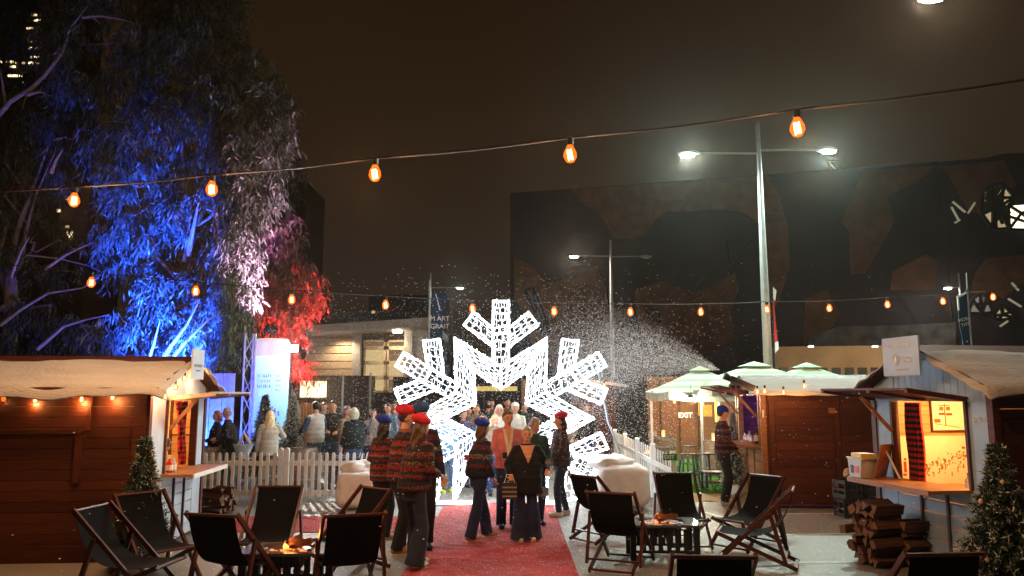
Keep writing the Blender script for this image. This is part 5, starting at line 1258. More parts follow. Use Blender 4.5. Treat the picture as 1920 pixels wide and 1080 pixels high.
T1 = [bl(215, 80, 170, 130, 24, w=.8), bl(360, 110, 140, 120, 23.5), bl(455, 200, 95, 110, 22.8), bl(300, 245, 150, 85, 22.5), bl(470, 320, 72, 95, 22.2, w=1.3), bl(400, 400, 90, 70, 21.8, w=1.3), bl(255, 350, 90, 60, 21.8), bl(440, 480, 55, 80, 21.4, w=1.4), bl(250, 455, 85, 60, 21.6), bl(330, 560, 95, 55, 21, w=1.2), bl(255, 630, 75, 55, 20.6, w=1.2), bl(395, 620, 85, 60, 20.4, w=1.2), bl(440, 560, 40, 50, 20.6, w=1.3), bl(505, 250, 52, 65, 22.6), bl(360, 10, 120, 50, 24)]
gb = W(372, 700, 21.5)
def WL_(pts, Y): return [W(x, y, Y) for x, y in pts]
limbs1 = [(WL_([(285, 705), (320, 650), (350, 610), (375, 560)], 19.6), .07), (WL_([(300, 700), (345, 645), (390, 600), (405, 590)], 19.6), .055), (WL_([(270, 705), (290, 640), (300, 600)], 19.5), .05), (WL_([(352, 480), (362, 430), (372, 380)], 21.4), .09), (WL_([(345, 492), (352, 440), (358, 400)], 21.5), .06)]
gum('gum_tree', 'huge weeping gum tree lit blue and pale pink behind left stall', (gb.x, 21.8, 0), tuple(W(372, 560, 21.8)), T1, limbs1, M_leafA, 1, dens=2.1)
T2 = [bl(60, 60, 150, 130, 27, w=.35), bl(30, 300, 110, 110, 26, w=.55), bl(110, 260, 80, 100, 25, w=.6), bl(60, 470, 110, 80, 25.5, w=.6), bl(40, 620, 120, 70, 24, w=.8), bl(150, 640, 90, 50, 24, w=.7), bl(-60, 200, 120, 240, 26, w=.6), bl(120, 150, 80, 80, 26, w=.35)]
limbs2 = [(WL_([(-10, 225), (20, 190), (60, 165), (85, 140), (118, 98), (130, 55), (150, 30), (165, 10)], 22.5), .08), (WL_([(52, 178), (75, 172), (95, 180)], 22.4), .06), (WL_([(155, 33), (190, 30), (235, 38), (265, 50)], 22.4), .05), (WL_([(175, 34), (198, 52)], 22.4), .03), (WL_([(12, 205), (5, 160), (0, 130)], 22.6), .05),
          (WL_([(0, 610), (40, 580), (90, 550), (155, 540), (185, 520)], 20.5), .05), (WL_([(70, 655), (120, 612), (160, 600), (205, 590)], 20), .05), (WL_([(85, 505), (120, 480), (150, 465), (175, 455)], 20.3), .045), (WL_([(20, 520), (40, 470), (55, 445)], 20.4), .045), (WL_([(50, 478), (110, 485), (165, 498), (190, 510)], 20.4), .025), (WL_([(95, 325), (105, 300), (118, 280)], 21), .06), (WL_([(180, 350), (215, 340), (240, 345)], 20.4), .02)]
gb2 = W(20, 700, 25)
gum('gum_tree', 'dark sparse gum tree with bare pale limbs at far left', (gb2.x, 25, 0), tuple(W(20, 520, 25)), T2, limbs2, M_leafB, 2, dens=1.5)
T3 = [bl(555, 540, 48, 55, 24.5, w=1.5), bl(520, 470, 36, 55, 25, w=1.3), bl(530, 610, 50, 40, 23.5, w=1.5), bl(500, 570, 35, 60, 24, w=1.2), bl(548, 690, 30, 28, 23.5, w=1.5), bl(580, 520, 26, 38, 25, w=1.3), bl(545, 430, 25, 40, 25.5, w=1)]
gb3 = W(548, 760, 25); gum('gum_tree', 'smaller gum tree lit bright red beside the pavilion', (gb3.x, 25.2, 0), tuple(W(545, 620, 25.2)), T3, [], M_leafC, 3, dens=2.1, leafL=.24)
T4 = [bl(535, 330, 35, 70, 29, w=1.2), bl(545, 230, 22, 60, 29, w=.8), bl(500, 400, 45, 70, 29, w=1.1)]
gb4 = W(520, 760, 30); gum('gum_tree', 'dark unlit gum tree rising behind the pink lit foliage', (gb4.x, 30, 0), tuple(W(520, 560, 30)), T4, [], M_leafB, 4, dens=1.0, leafL=.3)
# floodlights in the trees
def flood(label, wp, tgt, col, power, ang, vis=None, face=None, blend=.6):
    t = thing('floodlight', label, 'floodlight', tuple(wp)); d = (Vector(tgt)-Vector(wp)).normalized()
    b = MB(); b.bar((0, 0, 0), d*.12, .30, .22); b.build('housing', M_dmetal, t)
    b = MB(); b.bar(d*.122, d*.130, .26, .18); b.build('lens', emis('flood lens '+label[:8], col, 6 if not vis else vis), t)
    MB().bar((0, 0, -wp[2]), (0, 0, -.1), .04, .04).build('stand', M_dmetal, t)
    lamp('SPOT', Vector(wp)+d*.2, power, col, .12, target=tgt, angle=ang, blend=blend)
g1 = W(300, 760, 17.2); g1.z = .6
flood('blue floodlight hidden behind the left stall aimed at the gum tree', g1, W(325, 545, 21.5), (.012, .06, 1), 62000, 41, blend=1.0)
g2 = W(205, 760, 19.0); g2.z = .6
flood('second blue floodlight low behind the left stall', g2, W(150, 520, 24), (.05, .06, .6), 150, 55)
g3 = W(492, 760, 17.3); g3.z = 3.2
g3 = W(470, 800, 18.6); g3.z = .4
flood('white floodlight above the pale column washing the gum tree', W(508, 622, 20.7), W(462, 420, 22), (1, .46, 1), 3200, 74, vis=2)
g4 = W(560, 760, 21.5); g4.z = .8
flood('red floodlight at foot of the small gum tree', g4, W(560, 545, 24.5), (1, .03, .02), 9000, 42)
flood('dazzling white floodlight facing the square beside the blue column', W(548, 652, 21.5), W(800, 900, 12), (1, .97, .9), 900, 110, vis=160)
g5 = W(400, 700, 16.9); g5.z = .5
g5 = W(392, 800, 18.2); g5.z = .3
flood('blue floodlight washing the drape left of the truss', g5, W(392, 740, 19.1), (.01, .05, 1), 1600, 120)
o = MB(); px0 = W(378, 800, 19).x; 
for i in range(5): o.obox((px0+i*.15, 19+.05*(i % 2), 0), (.15, 0, 0), (0, .03, 0), (0, 0, 2.55))
tag(o.build('drape', mat('white backdrop cloth', (.5, .5, .5), .8)), 'blue lit hanging drape just right of left stall', 'curtain')

# ================================================================ FALLING FOAM SNOW
rg = np.random.default_rng(21)
def flakes(P, size, stretch):
    n = len(P); T = np.array([[1, 1, 1], [1, -1, -1], [-1, 1, -1], [-1, -1, 1]])*.58
    A = rg.normal(size=(n, 3, 3)); q, _ = np.linalg.qr(A); V = np.einsum('ij,njk->nik', T, q)*size[:, None, None]*np.array(stretch)[None, None, :]
    V = (V+P[:, None, :]).reshape(-1, 3); F = np.array([[0, 1, 2], [0, 3, 1], [0, 2, 3], [1, 3, 2]]); F = (F[None]+4*np.arange(n)[:, None, None]).reshape(-1, 3)
    return V, F
PP = []; n = 9000
P = np.stack([rg.normal(.1, 2.0, n), rg.uniform(11.2, 19.5, n), rg.uniform(.05, 4.6, n)], 1); PP.append(P)
n = 4200; P = np.stack([rg.uniform(-6.5, -1.5, n), rg.uniform(15.6, 21, n), rg.uniform(.3, 4.2, n)], 1); PP.append(P)
n = 3500; P = np.stack([rg.uniform(1.2, 3.4, n), rg.uniform(14, 19.5, n), rg.uniform(.6, 3.4, n)], 1); PP.append(P)
n = 450; P = np.stack([rg.uniform(-5, 5, n), rg.uniform(7, 14, n), rg.uniform(.1, 2.6, n)], 1); PP.append(P)
P = np.concatenate(PP); keep = P[:, 2] < 4.0; P = P[keep]
V, F = flakes(P, rg.uniform(.004, .0095, len(P)), (1.6, 1, .8))
# plume: thrown from the machine behind the umbrellas up and to the left
n = 30000; src = np.array(W(1350, 694, 17.0)); th = rg.beta(1.6, 1.9, n)*R(44)+R(-2); tt = rg.uniform(0, 1, n)**.62; sp_ = 3.6*(1+.16*rg.normal(size=n))
x = src[0]-np.cos(th)*sp_*tt; z = src[2]+np.sin(th)*sp_*tt*.95-1.25*tt**2*(.4+rg.random(n)*.9)+.0; y = src[1]+rg.normal(0, .35, n)*tt*1.3-tt*.6
Pp = np.stack([x, y, z], 1); Pp += rg.normal(0, .10, (n, 3))*tt[:, None]
V2, F2 = flakes(Pp, rg.uniform(.0028, .0062, n), (2.2, .9, .8)); V = np.concatenate([V, V2]); F = np.concatenate([F, F2+len(V)-len(V2)])
tag(npmesh('falling_snow', V, F, mat('foam snow flakes', (.9, .9, .92), .8, var=.02)), 'white foam snow blowing round the glowing arch and out of the machine', 'snow', kind='stuff')
# ================================================================ PEOPLE
def knit(name, cols, freq=5.2, seed=0):
    """fair isle jumper: bands in z broken into small motifs"""
    m, n, l, b = nodes_of(name); tc = n.new('ShaderNodeTexCoord'); sp = n.new('ShaderNodeSeparateXYZ'); l.new(tc.outputs['Object'], sp.inputs[0])
    nz = n.new('ShaderNodeTexNoise'); nz.inputs['Scale'].default_value = 7; l.new(tc.outputs['Object'], nz.inputs['Vector'])
    ma = n.new('ShaderNodeMath'); ma.operation = 'MULTIPLY_ADD'; ma.inputs[1].default_value = .05; l.new(nz.outputs[0], ma.inputs[0]); l.new(sp.outputs['Z'], ma.inputs[2])
    mu = n.new('ShaderNodeMath'); mu.operation = 'MULTIPLY'; mu.inputs[1].default_value = freq; l.new(ma.outputs[0], mu.inputs[0])
    fr = n.new('ShaderNodeMath'); fr.operation = 'FRACT'; l.new(mu.outputs[0], fr.inputs[0])
    r1 = n.new('ShaderNodeValToRGB'); r2 = n.new('ShaderNodeValToRGB')
    for rmp, off in ((r1, 0), (r2, 1)):
        rmp.color_ramp.interpolation = 'CONSTANT'; k = len(cols)
        rmp.color_ramp.elements[0].color = (*cols[off % k], 1); rmp.color_ramp.elements[1].position = 1/k; rmp.color_ramp.elements[1].color = (*cols[(1+off*2) % k], 1)
        for i in range(2, k): e = rmp.color_ramp.elements.new(i/k); e.color = (*cols[(i+off*3) % k], 1)
        l.new(fr.outputs[0], rmp.inputs[0])
    vo = n.new('ShaderNodeTexVoronoi'); vo.inputs['Scale'].default_value = 40; vo.distance = 'CHEBYCHEV'; l.new(tc.outputs['Object'], vo.inputs['Vector'])
    gt = n.new('ShaderNodeMath'); gt.operation = 'GREATER_THAN'; gt.inputs[1].default_value = .42; l.new(vo.outputs['Distance'], gt.inputs[0])
    mx = n.new('ShaderNodeMix'); mx.data_type = 'RGBA'; l.new(gt.outputs[0], mx.inputs[0]); l.new(r1.outputs[0], mx.inputs[6]); l.new(r2.outputs[0], mx.inputs[7]); l.new(mx.outputs[2], b.inputs['Base Color'])
    b.inputs['Roughness'].default_value = .95
    nb = n.new('ShaderNodeTexNoise'); nb.inputs['Scale'].default_value = 90; l.new(tc.outputs['Object'], nb.inputs['Vector']); bp = n.new('ShaderNodeBump'); bp.inputs['Strength'].default_value = .5; bp.inputs['Distance'].default_value = .008; l.new(nb.outputs[0], bp.inputs['Height']); l.new(bp.outputs[0], b.inputs['Normal'])
    return m
def cloth(name, c, r=.9): return mat(name, c, r, var=.22, scale=7, bump=.35, bscale=18)
K1 = knit('dark fair isle knit', [(.007, .007, .012), (.20, .018, .008), (.008, .008, .014), (.008, .008, .014), (.13, .009, .009), (.17, .08, .045), (.010, .010, .016), (.008, .008, .014), (.05, .008, .012), (.012, .011, .02)], freq=2.6)
K2 = knit('rust fair isle knit', [(.30, .030, .012), (.008, .008, .014), (.16, .012, .010), (.012, .011, .018), (.22, .13, .08), (.008, .008, .012), (.03, .02, .05), (.24, .020, .010)], freq=3.7)
K3 = knit('navy fair isle knit', [(.008, .009, .02), (.010, .012, .03), (.15, .012, .010), (.008, .008, .014), (.20, .12, .07), (.010, .010, .02), (.012, .02, .06)], freq=2.1)
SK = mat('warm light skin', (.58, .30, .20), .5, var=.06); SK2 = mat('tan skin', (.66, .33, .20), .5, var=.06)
HB = mat('long brown hair', (.075, .035, .018), .45, var=.5, scale=12, stretch=(6, 6, .6)); HD = mat('dark brown hair', (.020, .012, .009), .45, var=.4, scale=12, stretch=(6, 6, .6)); HBL = mat('blonde hair', (.62, .47, .24), .45, var=.35, scale=12, stretch=(6, 6, .6)); HG = mat('grey hair', (.34, .30, .27), .5, var=.4, scale=14)
BR = cloth('red felt beret', (.52, .010, .022)); BB = cloth('royal blue felt beret', (.012, .03, .36)); BP = cloth('raspberry knit beret', (.50, .03, .09)); BN_ = cloth('navy felt beret', (.015, .05, .17))
DEN = cloth('dark indigo denim', (.020, .030, .062)); NAV = cloth('navy trousers', (.018, .028, .085)); BLK = cloth('black trousers', (.010, .010, .012)); JEA = cloth('mid blue jeans', (.05, .09, .17))
TAN = mat('tan suede boot', (.45, .27, .16), .8); WHS = mat('off white trainer', (.62, .58, .52), .6); DKS = mat('dark shoe', (.02, .02, .022), .5)
EYE = mat('dark eye', (.02, .015, .012), .2, spec=.8); LIP = mat('lip', (.40, .08, .06), .5); TEE = mat('teeth', (.75, .72, .65), .3)
def ik(a, c, l1, l2, bend):
    a, c, bend = Vector(a), Vector(c), Vector(bend); d = c-a; L = min(d.length, (l1+l2)*.999); u = d.normalized(); c2 = a+u*L
    x = (l1*l1-l2*l2+L*L)/(2*L); h_ = sqrt(max(0, l1*l1-x*x)); bn = (bend-u*bend.dot(u)); bn = bn.normalized() if bn.length > 1e-5 else Vector((0, 1, 0))
    return a+u*x+bn*h_, c2
def lerp_r(p, q, k): return [Vector(p).lerp(Vector(q), i/k) for i in range(k+1)]
def person(label, loc, rot, h=1.72, skin=SK, top=K1, bottom=DEN, shoe=WHS, hair=('short', HD, 0), hat=None, lean=(0, 0), lw=None, rw=None, lf=(.10, 0), rf=(-.10, 0), turn=0, nod=0, face=False, wide=0.0, hem=.86, bulk=0.0, vox=.011, hips=0.0, vneck=None, open_front=None, group=None, smile=False, sleeves=None):
    t = thing('person', label, 'person', loc, R(rot), group); s = h/1.75; t.scale = (s, s, s)
    lean = Vector((lean[0], -lean[1], 0))            # lean[1] forward = -y
    pel = Vector((0, 0, .93)); ch = pel+Vector((lean.x*.6, lean.y*.6, .38)); nk = pel+Vector((lean.x, lean.y, .55)); hd_ = nk+Vector((lean.x*.15, lean.y*.2-.012, .155))
    shl = {1: nk+Vector((.168, 0, -.062)), -1: nk+Vector((-.168, 0, -.062))}
    W0 = {1: Vector(lw) if lw else Vector((.26, -.06, .84)), -1: Vector(rw) if rw else Vector((-.26, -.06, .84))}
    F0 = {1: Vector((lf[0], lf[1], .085)), -1: Vector((rf[0], rf[1], .085))}
    el, wr, kn, hp = {}, {}, {}, {}
    for k in (1, -1):
        el[k], wr[k] = ik(shl[k], W0[k], .285, .255, (k*.6, .8, -.5)); hp[k] = pel+Vector((k*.088, 0, -.03)); kn[k], F0[k] = ik(hp[k], F0[k], .425, .405, (k*.1, -1, 0))
    def tor(z): 
        f = (z-.93)/.55; f = max(0, min(1, f)); return Vector((lean.x*f, lean.y*f, z))
    b = MB()
    prof = [(.83, .11, .08), (.88, .166+hips, .110), (.96, .160+hips, .108), (1.06, .138+bulk*.6, .100+bulk), (1.18, .148+bulk*.6, .108+bulk*.8), (1.30, .168+bulk*.3, .114+bulk*.4), (1.39, .168, .100), (1.45, .120, .080), (1.48, .065, .060)]
    b.rings([(tor(z), rx, ry) for z, rx, ry in prof], 18)
    b.tube([nk+Vector((0, .005, -.06)), nk+Vector((0, 0, .03)), hd_+Vector((0, .012, -.06))], [.062, .055, .052], 12)
    for k in (1, -1):
        b.tube([shl[k]+Vector((-k*.05, 0, .01)), shl[k], shl[k].lerp(el[k], .5), el[k]], [.055, .056, .046, .038], 10)
        b.tube([el[k], el[k].lerp(wr[k], .35), wr[k]], [.039, .040, .025], 10)
        b.tube([hp[k]+Vector((0, 0, .06)), hp[k].lerp(kn[k], .4), kn[k]], [.088, .080, .055], 12)
        b.tube([kn[k], kn[k].lerp(F0[k], .35), F0[k]], [.056, .055, .035], 12)
        b.ell(F0[k]+Vector((0, -.05, -.045)), (.04, .11, .035), 10, 6)
        # hand: palm, four bent fingers and a thumb
        d = (wr[k]-el[k]).normalized(); side = d.cross(Vector((0, -1, 0.3))); side = side.normalized() if side.length > .05 else Vector((1, 0, 0)); nm = side.cross(d).normalized(); inn = Vector((-k, -.2, 0)); 
        if nm.dot(inn) < 0: nm = -nm
        b.tube([wr[k]-d*.01, wr[k]+d*.03, wr[k]+d*.085], [.024, .033, .030], 10, sq=(1, .62), up=nm)
        for q, (o_, Lf) in enumerate(((-.030, .062), (-.010, .074), (.010, .070), (.029, .056))):
            p0 = wr[k]+d*.08+side*o_; p1 = p0+d*Lf*.5+nm*.006; p2 = p1+(d*.6+nm*.8)*Lf*.36; p3 = p2+(d*.15+nm)*Lf*.28
            b.tube([p0, p1, p2, p3], [.0105, .010, .009, .007], 7)
        ths = side*(-1 if k > 0 else 1); p0 = wr[k]+d*.025+ths*.022; b.tube([p0, p0+ths*.028+d*.025+nm*.01, p0+ths*.030+d*.055+nm*.02], [.013, .011, .008], 7)
    Hm = Matrix.Translation(hd_) @ Matrix.Rotation(R(turn), 4, 'Z') @ Matrix.Rotation(R(nod), 4, 'X')
    i0 = len(b.v)
    def hf(p, d):
        x, y, z = p
        if d.z < -.1: x *= 1-.34*(-d.z-.1); y = y*(1-.10*(-d.z)) if d.y < 0 else y*(1-.40*(-d.z))
        if d.y < -.2:
            y -= .022*math.exp(-((d.x/.16)**2+((d.z+.12)/.20)**2)); y += .009*math.exp(-(((abs(d.x)-.34)/.16)**2+((d.z-.08)/.14)**2)); y -= .007*math.exp(-((d.x/.22)**2+((d.z+.50)/.10)**2)); y -= .008*math.exp(-((d.x/.3)**2+((d.z+.85)/.16)**2)); y -= .005*math.exp(-((d.x/.5)**2+((d.z-.25)/.10)**2))
        return Vector((x, y, z))
    b.ell((0, 0, 0), (.077, .097, .120), 32, 24, fn=hf)
    for k in (1, -1): b.ell((k*.079, .008, -.012), (.012, .020, .032), 8, 6)
    b.xf(Hm, i0)
    remesh(b, 'body', skin, t, vox, 2)
    if face:
        for k in (1, -1):
            o = MB().ell((k*.031, -.0885, .012), (.0135, .006, .0065), 10, 6).xf(Hm).build('eye', EYE, t, smooth=True)
            MB().bar((k*.015, -.099, .036), (k*.048, -.090, .038), .006, .006).xf(Hm).build('eyebrow', hair[1] if hair else HD, t)
        b = MB(); b.tube([(-.027, -.088, -.052), (-.012, -.097, -.060), (.012, -.097, -.060), (.027, -.088, -.052)], [.003, .0065, .0065, .003], 6).xf(Hm); b.build('mouth', TEE if smile else LIP, t)
    # ---- hair
    if hair:
        st, hm, Lh = hair; b = MB()
        def cap(p, d):
            q = Vector(hf(p, d)); lim = .18 if d.y < 0 else (-.65 if st != 'short' else -.45)
            lim2 = lim+(.55*max(0, -d.y)); 
            k_ = 1.12 if d.z > lim2 else .93
            q = q*k_*(1+.03*noise.noise(d*5)); return q
        b.ell((0, .004, .006), (.080, .100, .120), 32, 24, fn=cap)
        if st in ('long', 'wavy'):
            k = 9; n_ = 6
            for i in range(-3, 4):
                a = R(90)+i*R(24); x0_, y0_ = cos(a)*.075, sin(a)*.082
                pts = [(x0_*.8, y0_*.8, .05)]+[(x0_*(1.05+.12*j/n_)+.012*sin(j*1.7+i), y0_*(1.05)+.02+.010*sin(j*2.1+i*2), -.02-(Lh*(1-.06*abs(i)))*j/n_) for j in range(n_+1)]
                b.tube(pts, [.028]+[.030-.004*j/n_*2 for j in range(n_)]+[.012], 8)
        if st == 'bob':
            for i in range(-4, 5):
                a = R(90)+i*R(25); x0_, y0_ = cos(a)*.082, sin(a)*.088
                b.tube([(x0_*.7, y0_*.7, .06), (x0_, y0_, .02), (x0_*1.08, y0_*1.05, -.05), (x0_*.95, y0_*.95, -.05-Lh)], [.03, .032, .03, .014], 8)
        if st == 'bun': b.ell((0, .10, .05), (.045, .04, .045), 10, 8)
        if st == 'curly':
            r_ = random.Random(len(label))
            for _ in range(70):
                d = Vector((r_.gauss(0, 1), r_.gauss(.3, 1), abs(r_.gauss(0, 1))*.9-.1)).normalized()
                if d.y < -.45 and d.z < .5: continue
                b.ell(Vector((d.x*.088, d.y*.105, d.z*.128)), (.022, .022, .02), 7, 5)
        b.xf(Hm); remesh(b, 'hair', hm, t, .009, 1)
    if hat:
        hs, hm = hat; b = MB()
        if hs == 'beret':
            def bf(p, d): 
                z = p.z; 
                return Vector((p.x*(1+.05*noise.noise(d*3)), p.y*(1+.05*noise.noise(d*3)), z+.018*noise.noise(d*2.2+Vector((len(label), 0, 0)))-.03*(-d.x)*.6+(-.03*d.y if 0 else .035*(-d.y)*-.3)))
            b.ell((.008, .022, .100), (.118, .126, .074), 28, 14, fn=bf); b.rings([((0, .002, .058), .086, .102), ((0, .004, .085), .09, .106), ((0, .004, .10), .088, .1)], 24)
            b.tube([(.01, .02, .155), (.012, .02, .182)], .006, 6)
        elif hs == 'beanie':
            b.ell((0, .012, .062), (.096, .112, .098), 24, 16, fn=lambda p, d: Vector((p.x, p.y, max(p.z, -.02)))); b.rings([((0, .006, .035), .092, .110), ((0, .006, .07), .097, .115), ((0, .006, .085), .093, .110)], 24)
        elif hs == 'cap':
            b.ell((0, .01, .06), (.092, .110, .075), 22, 14, fn=lambda p, d: Vector((p.x, p.y, max(p.z, -.01)))); b.prism([(-.07, -.09, .055), (.07, -.09, .055), (.055, -.15, .045), (0, -.165, .042), (-.055, -.15, .045)], (0, 0, .012))
        b.xf(Hm); remesh(b, {'beret': 'beret', 'beanie': 'beanie', 'cap': 'cap'}[hs], hm, t, .008, 2)
    # ---- top garment
    b = MB(); g = .020
    pr = [(hem, .158+hips+g*.2, .112+g*.2+bulk*.6), (hem+.01, .182+hips+g, .128+g+bulk*.6), (.98, .176+hips*.8+g*1.3, .124+g*1.2+bulk), (1.08, .158+bulk*.6+g*1.3, .112+bulk+g), (1.2, .160+bulk*.6+g, .116+bulk*.8+g), (1.31, .176+bulk*.3+g, .120+bulk*.4+g*.8), (1.39, .164+g*.8, .104+g*.8), (1.445, .125, .092), (1.485, .082, .076), (1.50, .074, .070)]
    def wr_(z): return .006*sin(z*60)
    pr2 = []
    for i in range(len(pr)-1):
        for q in range(3): f = q/3; pr2.append(tuple(pr[i][j]*(1-f)+pr[i+1][j]*f for j in range(3)))
    pr2.append(pr[-1])
    b.rings([(tor(z)+Vector((0, .003*sin(z*37), 0)), rx+wr_(z), ry+wr_(z)*.7) for z, rx, ry in pr2 if z >= hem], 22)
    for k in (1, -1):
        ra = [.064, .072, .066, .060, .062, .058, .056, .046, .042]; m1 = shl[k].lerp(el[k], .33); m2 = shl[k].lerp(el[k], .7); n1 = el[k].lerp(wr[k], .3); n2 = el[k].lerp(wr[k], .6); n3 = el[k].lerp(wr[k], .85)
        b.tube([shl[k]+Vector((-k*.07, 0, .0)), shl[k]+Vector((0, 0, -.005)), m1, m2, el[k], n1, n2, n3, wr[k]-(wr[k]-el[k]).normalized()*.01], ra, 12)
    if sleeves:
        for k in (1, -1):
            MB().tube([shl[k]+Vector((k*.006, 0, .01)), shl[k].lerp(el[k], .35), shl[k].lerp(el[k], .7), el[k], el[k].lerp(wr[k], .5), wr[k]], [.069, .077, .070, .066, .060, .048], 14).build('sleeve', sleeves, t, smooth=True)
    tp = remesh(b, 'top', top, t, max(.010, vox), 2)
    if vneck:    # skin coloured or contrasting V panel lying on the chest, following its curve
        for (mt, wv_, z0, off, nm_) in vneck:
            V_ = MB(); n_ = 8
            for j in range(n_):
                za = z0+(1.475-z0)*j/n_; zb_ = z0+(1.475-z0)*(j+1)/n_
                def row(z, off=off):
                    f = (z-z0)/(1.475-z0); w_ = wv_*f; ry = .128+g+bulk*.5 if z < 1.33 else .128+g-(z-1.33)*.42; c_ = tor(z); 
                    return [Vector((c_.x+u*w_, c_.y-ry*sqrt(max(0, 1-(u*w_/.2)**2))-off, z)) for u in (-1, -.5, 0, .5, 1)]
                A_, B_ = row(za), row(zb_)
                for i in range(4): V_.prism([A_[i], A_[i+1], B_[i+1], B_[i]], (0, .012, 0))
            V_.build(nm_, mt, t)
    # ---- trousers
    b = MB(); b.rings([((0, 0, .765), .12, .10), ((0, 0, .79), .165+hips, .120), ((0, 0, .86), .176+hips, .122), ((0, 0, .94), .174+hips, .120), ((0, 0, .98), .160+hips*.6, .112)], 20)
    for k in (1, -1):
        an = F0[k]+Vector((0, .005, -.03 if wide > 0 else .0)); r_ = [.098+hips*.4, .094, .082, .070+wide*.35, .064+wide*.8, .056+wide, .056+wide*1.25]
        pts = [hp[k]+Vector((0, 0, .05)), hp[k].lerp(kn[k], .25), hp[k].lerp(kn[k], .6), kn[k], kn[k].lerp(an, .35), kn[k].lerp(an, .75), an]
        pts = [p+Vector((.004*sin(i*2.3+k), .006*sin(i*3.1), 0)) for i, p in enumerate(pts)]; b.tube(pts, r_, 14)
    remesh(b, 'trousers', bottom, t, max(.011, vox), 2)
    for k in (1, -1):
        f = F0[k]; b = MB(); b.ell(f+Vector((0, -.055, -.038)), (.050, .142, .046), 14, 10, fn=lambda p, d: Vector((p.x, p.y, max(p.z, -.042)*(1.15 if d.y > .1 else 1)))); b.ell(f+Vector((0, .01, 0)), (.046, .058, .05), 12, 8)
        so = b.build('shoe', shoe, t, smooth=True); MB().box((f.x, f.y-.055, .008+f.z-.085), (.078, .235, .014)).build('sole', WHS if shoe is not DKS else DKS, so)
    t['_'] = 0; del t['_']
    return t, {'wr': wr, 'el': el, 's': s, 'rot': R(rot), 'loc': Vector(loc), 'hd': Hm}
def world(inf, p): return inf['loc']+Matrix.Rotation(inf['rot'], 3, 'Z') @ (Vector(p)*inf['s'])
def at(px, py): g_ = G(px, py); return (g_.x, g_.y, 0)
def atY(px, Y): return (W(px, 800, Y).x, Y, 0)
GS = 'staff in berets and fair isle jumpers'
# -- left staff huddle
person('woman in red beret with long brown hair, back turned, nearest the camera', at(773, 1066), 132, 1.76, hair=('long', HB, .36), hat=('beret', BR), bottom=DEN, wide=.052, shoe=WHS, lw=(.16, -.26, 1.10), rw=(-.16, -.26, 1.08), turn=14, lf=(.09, -.12), rf=(-.10, .04), hem=.90, bulk=.055, lean=(-.02, .07), nod=6, vox=.009, hips=.01)
person('man in red beret and orange patterned jumper turned right behind the long haired woman', at(747, 1036), 112, 1.86, hair=('short', HD, 0), hat=('beret', BR), top=K2, bottom=BLK, wide=.02, shoe=TAN, lw=(.10, -.30, 1.15), rw=(-.12, -.26, 1.12), turn=-20, bulk=.025, face=True, vox=.010, lean=(.03, .06), lf=(.12, -.05), rf=(-.12, .05))
person('man in navy beret facing the camera over the long haired woman shoulder', (-1.22, 10.7, 0), 12, 1.88, hair=('short', HD, 0), hat=('beret', BN_), bottom=BLK, shoe=DKS, turn=8, face=True, vox=.010, rw=(-.14, -.28, 1.1), top=K3, lean=(-.03, .04), bulk=.02)
person('woman in royal blue beret and orange knit at left end of the staff huddle', at(714, 1012), 140, 1.70, hair=('long', HD, .30), hat=('beret', BB), bottom=BLK, shoe=TAN, wide=.01, lw=(.16, -.2, 1.05), rw=(-.16, -.22, 1.1), turn=10, hem=.84, bulk=.03, lean=(.03, .05), top=K2, vox=.010)
# -- carpet group
p5, i5 = person('woman in royal blue beret walking on the carpet with back half turned', at(897, 1012), 118, 1.66, hair=('long', HB, .24), hat=('beret', BB), bottom=NAV, wide=.030, shoe=TAN, lw=(.22, -.06, .88), rw=(-.24, -.12, .93), lf=(.10, -.20), rf=(-.10, .18), turn=12, bulk=.07, hem=.92, lean=(.02, .06), top=K3, vox=.009, hips=.01)
MB().obox((-.02, .170, 1.17), (.13, 0, 0), (0, 0, .08), (0, .012, 0)).build('back_patch', mat('rust red patch', (.45, .05, .03), .8), p5)
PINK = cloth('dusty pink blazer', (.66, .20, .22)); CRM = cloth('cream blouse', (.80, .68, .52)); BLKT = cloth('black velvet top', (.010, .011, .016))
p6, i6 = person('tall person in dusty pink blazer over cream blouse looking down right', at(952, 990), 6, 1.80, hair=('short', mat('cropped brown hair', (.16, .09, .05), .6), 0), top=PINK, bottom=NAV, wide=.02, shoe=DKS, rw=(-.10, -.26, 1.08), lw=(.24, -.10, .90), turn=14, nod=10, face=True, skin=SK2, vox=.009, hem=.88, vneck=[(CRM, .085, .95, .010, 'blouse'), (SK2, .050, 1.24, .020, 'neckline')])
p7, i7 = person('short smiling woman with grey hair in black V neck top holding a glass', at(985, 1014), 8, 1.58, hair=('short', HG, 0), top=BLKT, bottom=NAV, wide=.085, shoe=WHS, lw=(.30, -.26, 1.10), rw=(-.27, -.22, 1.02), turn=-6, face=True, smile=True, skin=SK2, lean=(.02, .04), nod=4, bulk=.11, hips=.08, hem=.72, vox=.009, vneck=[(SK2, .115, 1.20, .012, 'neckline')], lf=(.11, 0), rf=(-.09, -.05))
person('grey haired person in dark green jacket just behind the smiling woman', at(1003, 985), 20, 1.66, hair=('curly', HG, 0), top=cloth('dark green jacket', (.02, .06, .05)), bottom=NAV, shoe=DKS, turn=20, face=True, vox=.011, lw=(.22, -.12, .95))
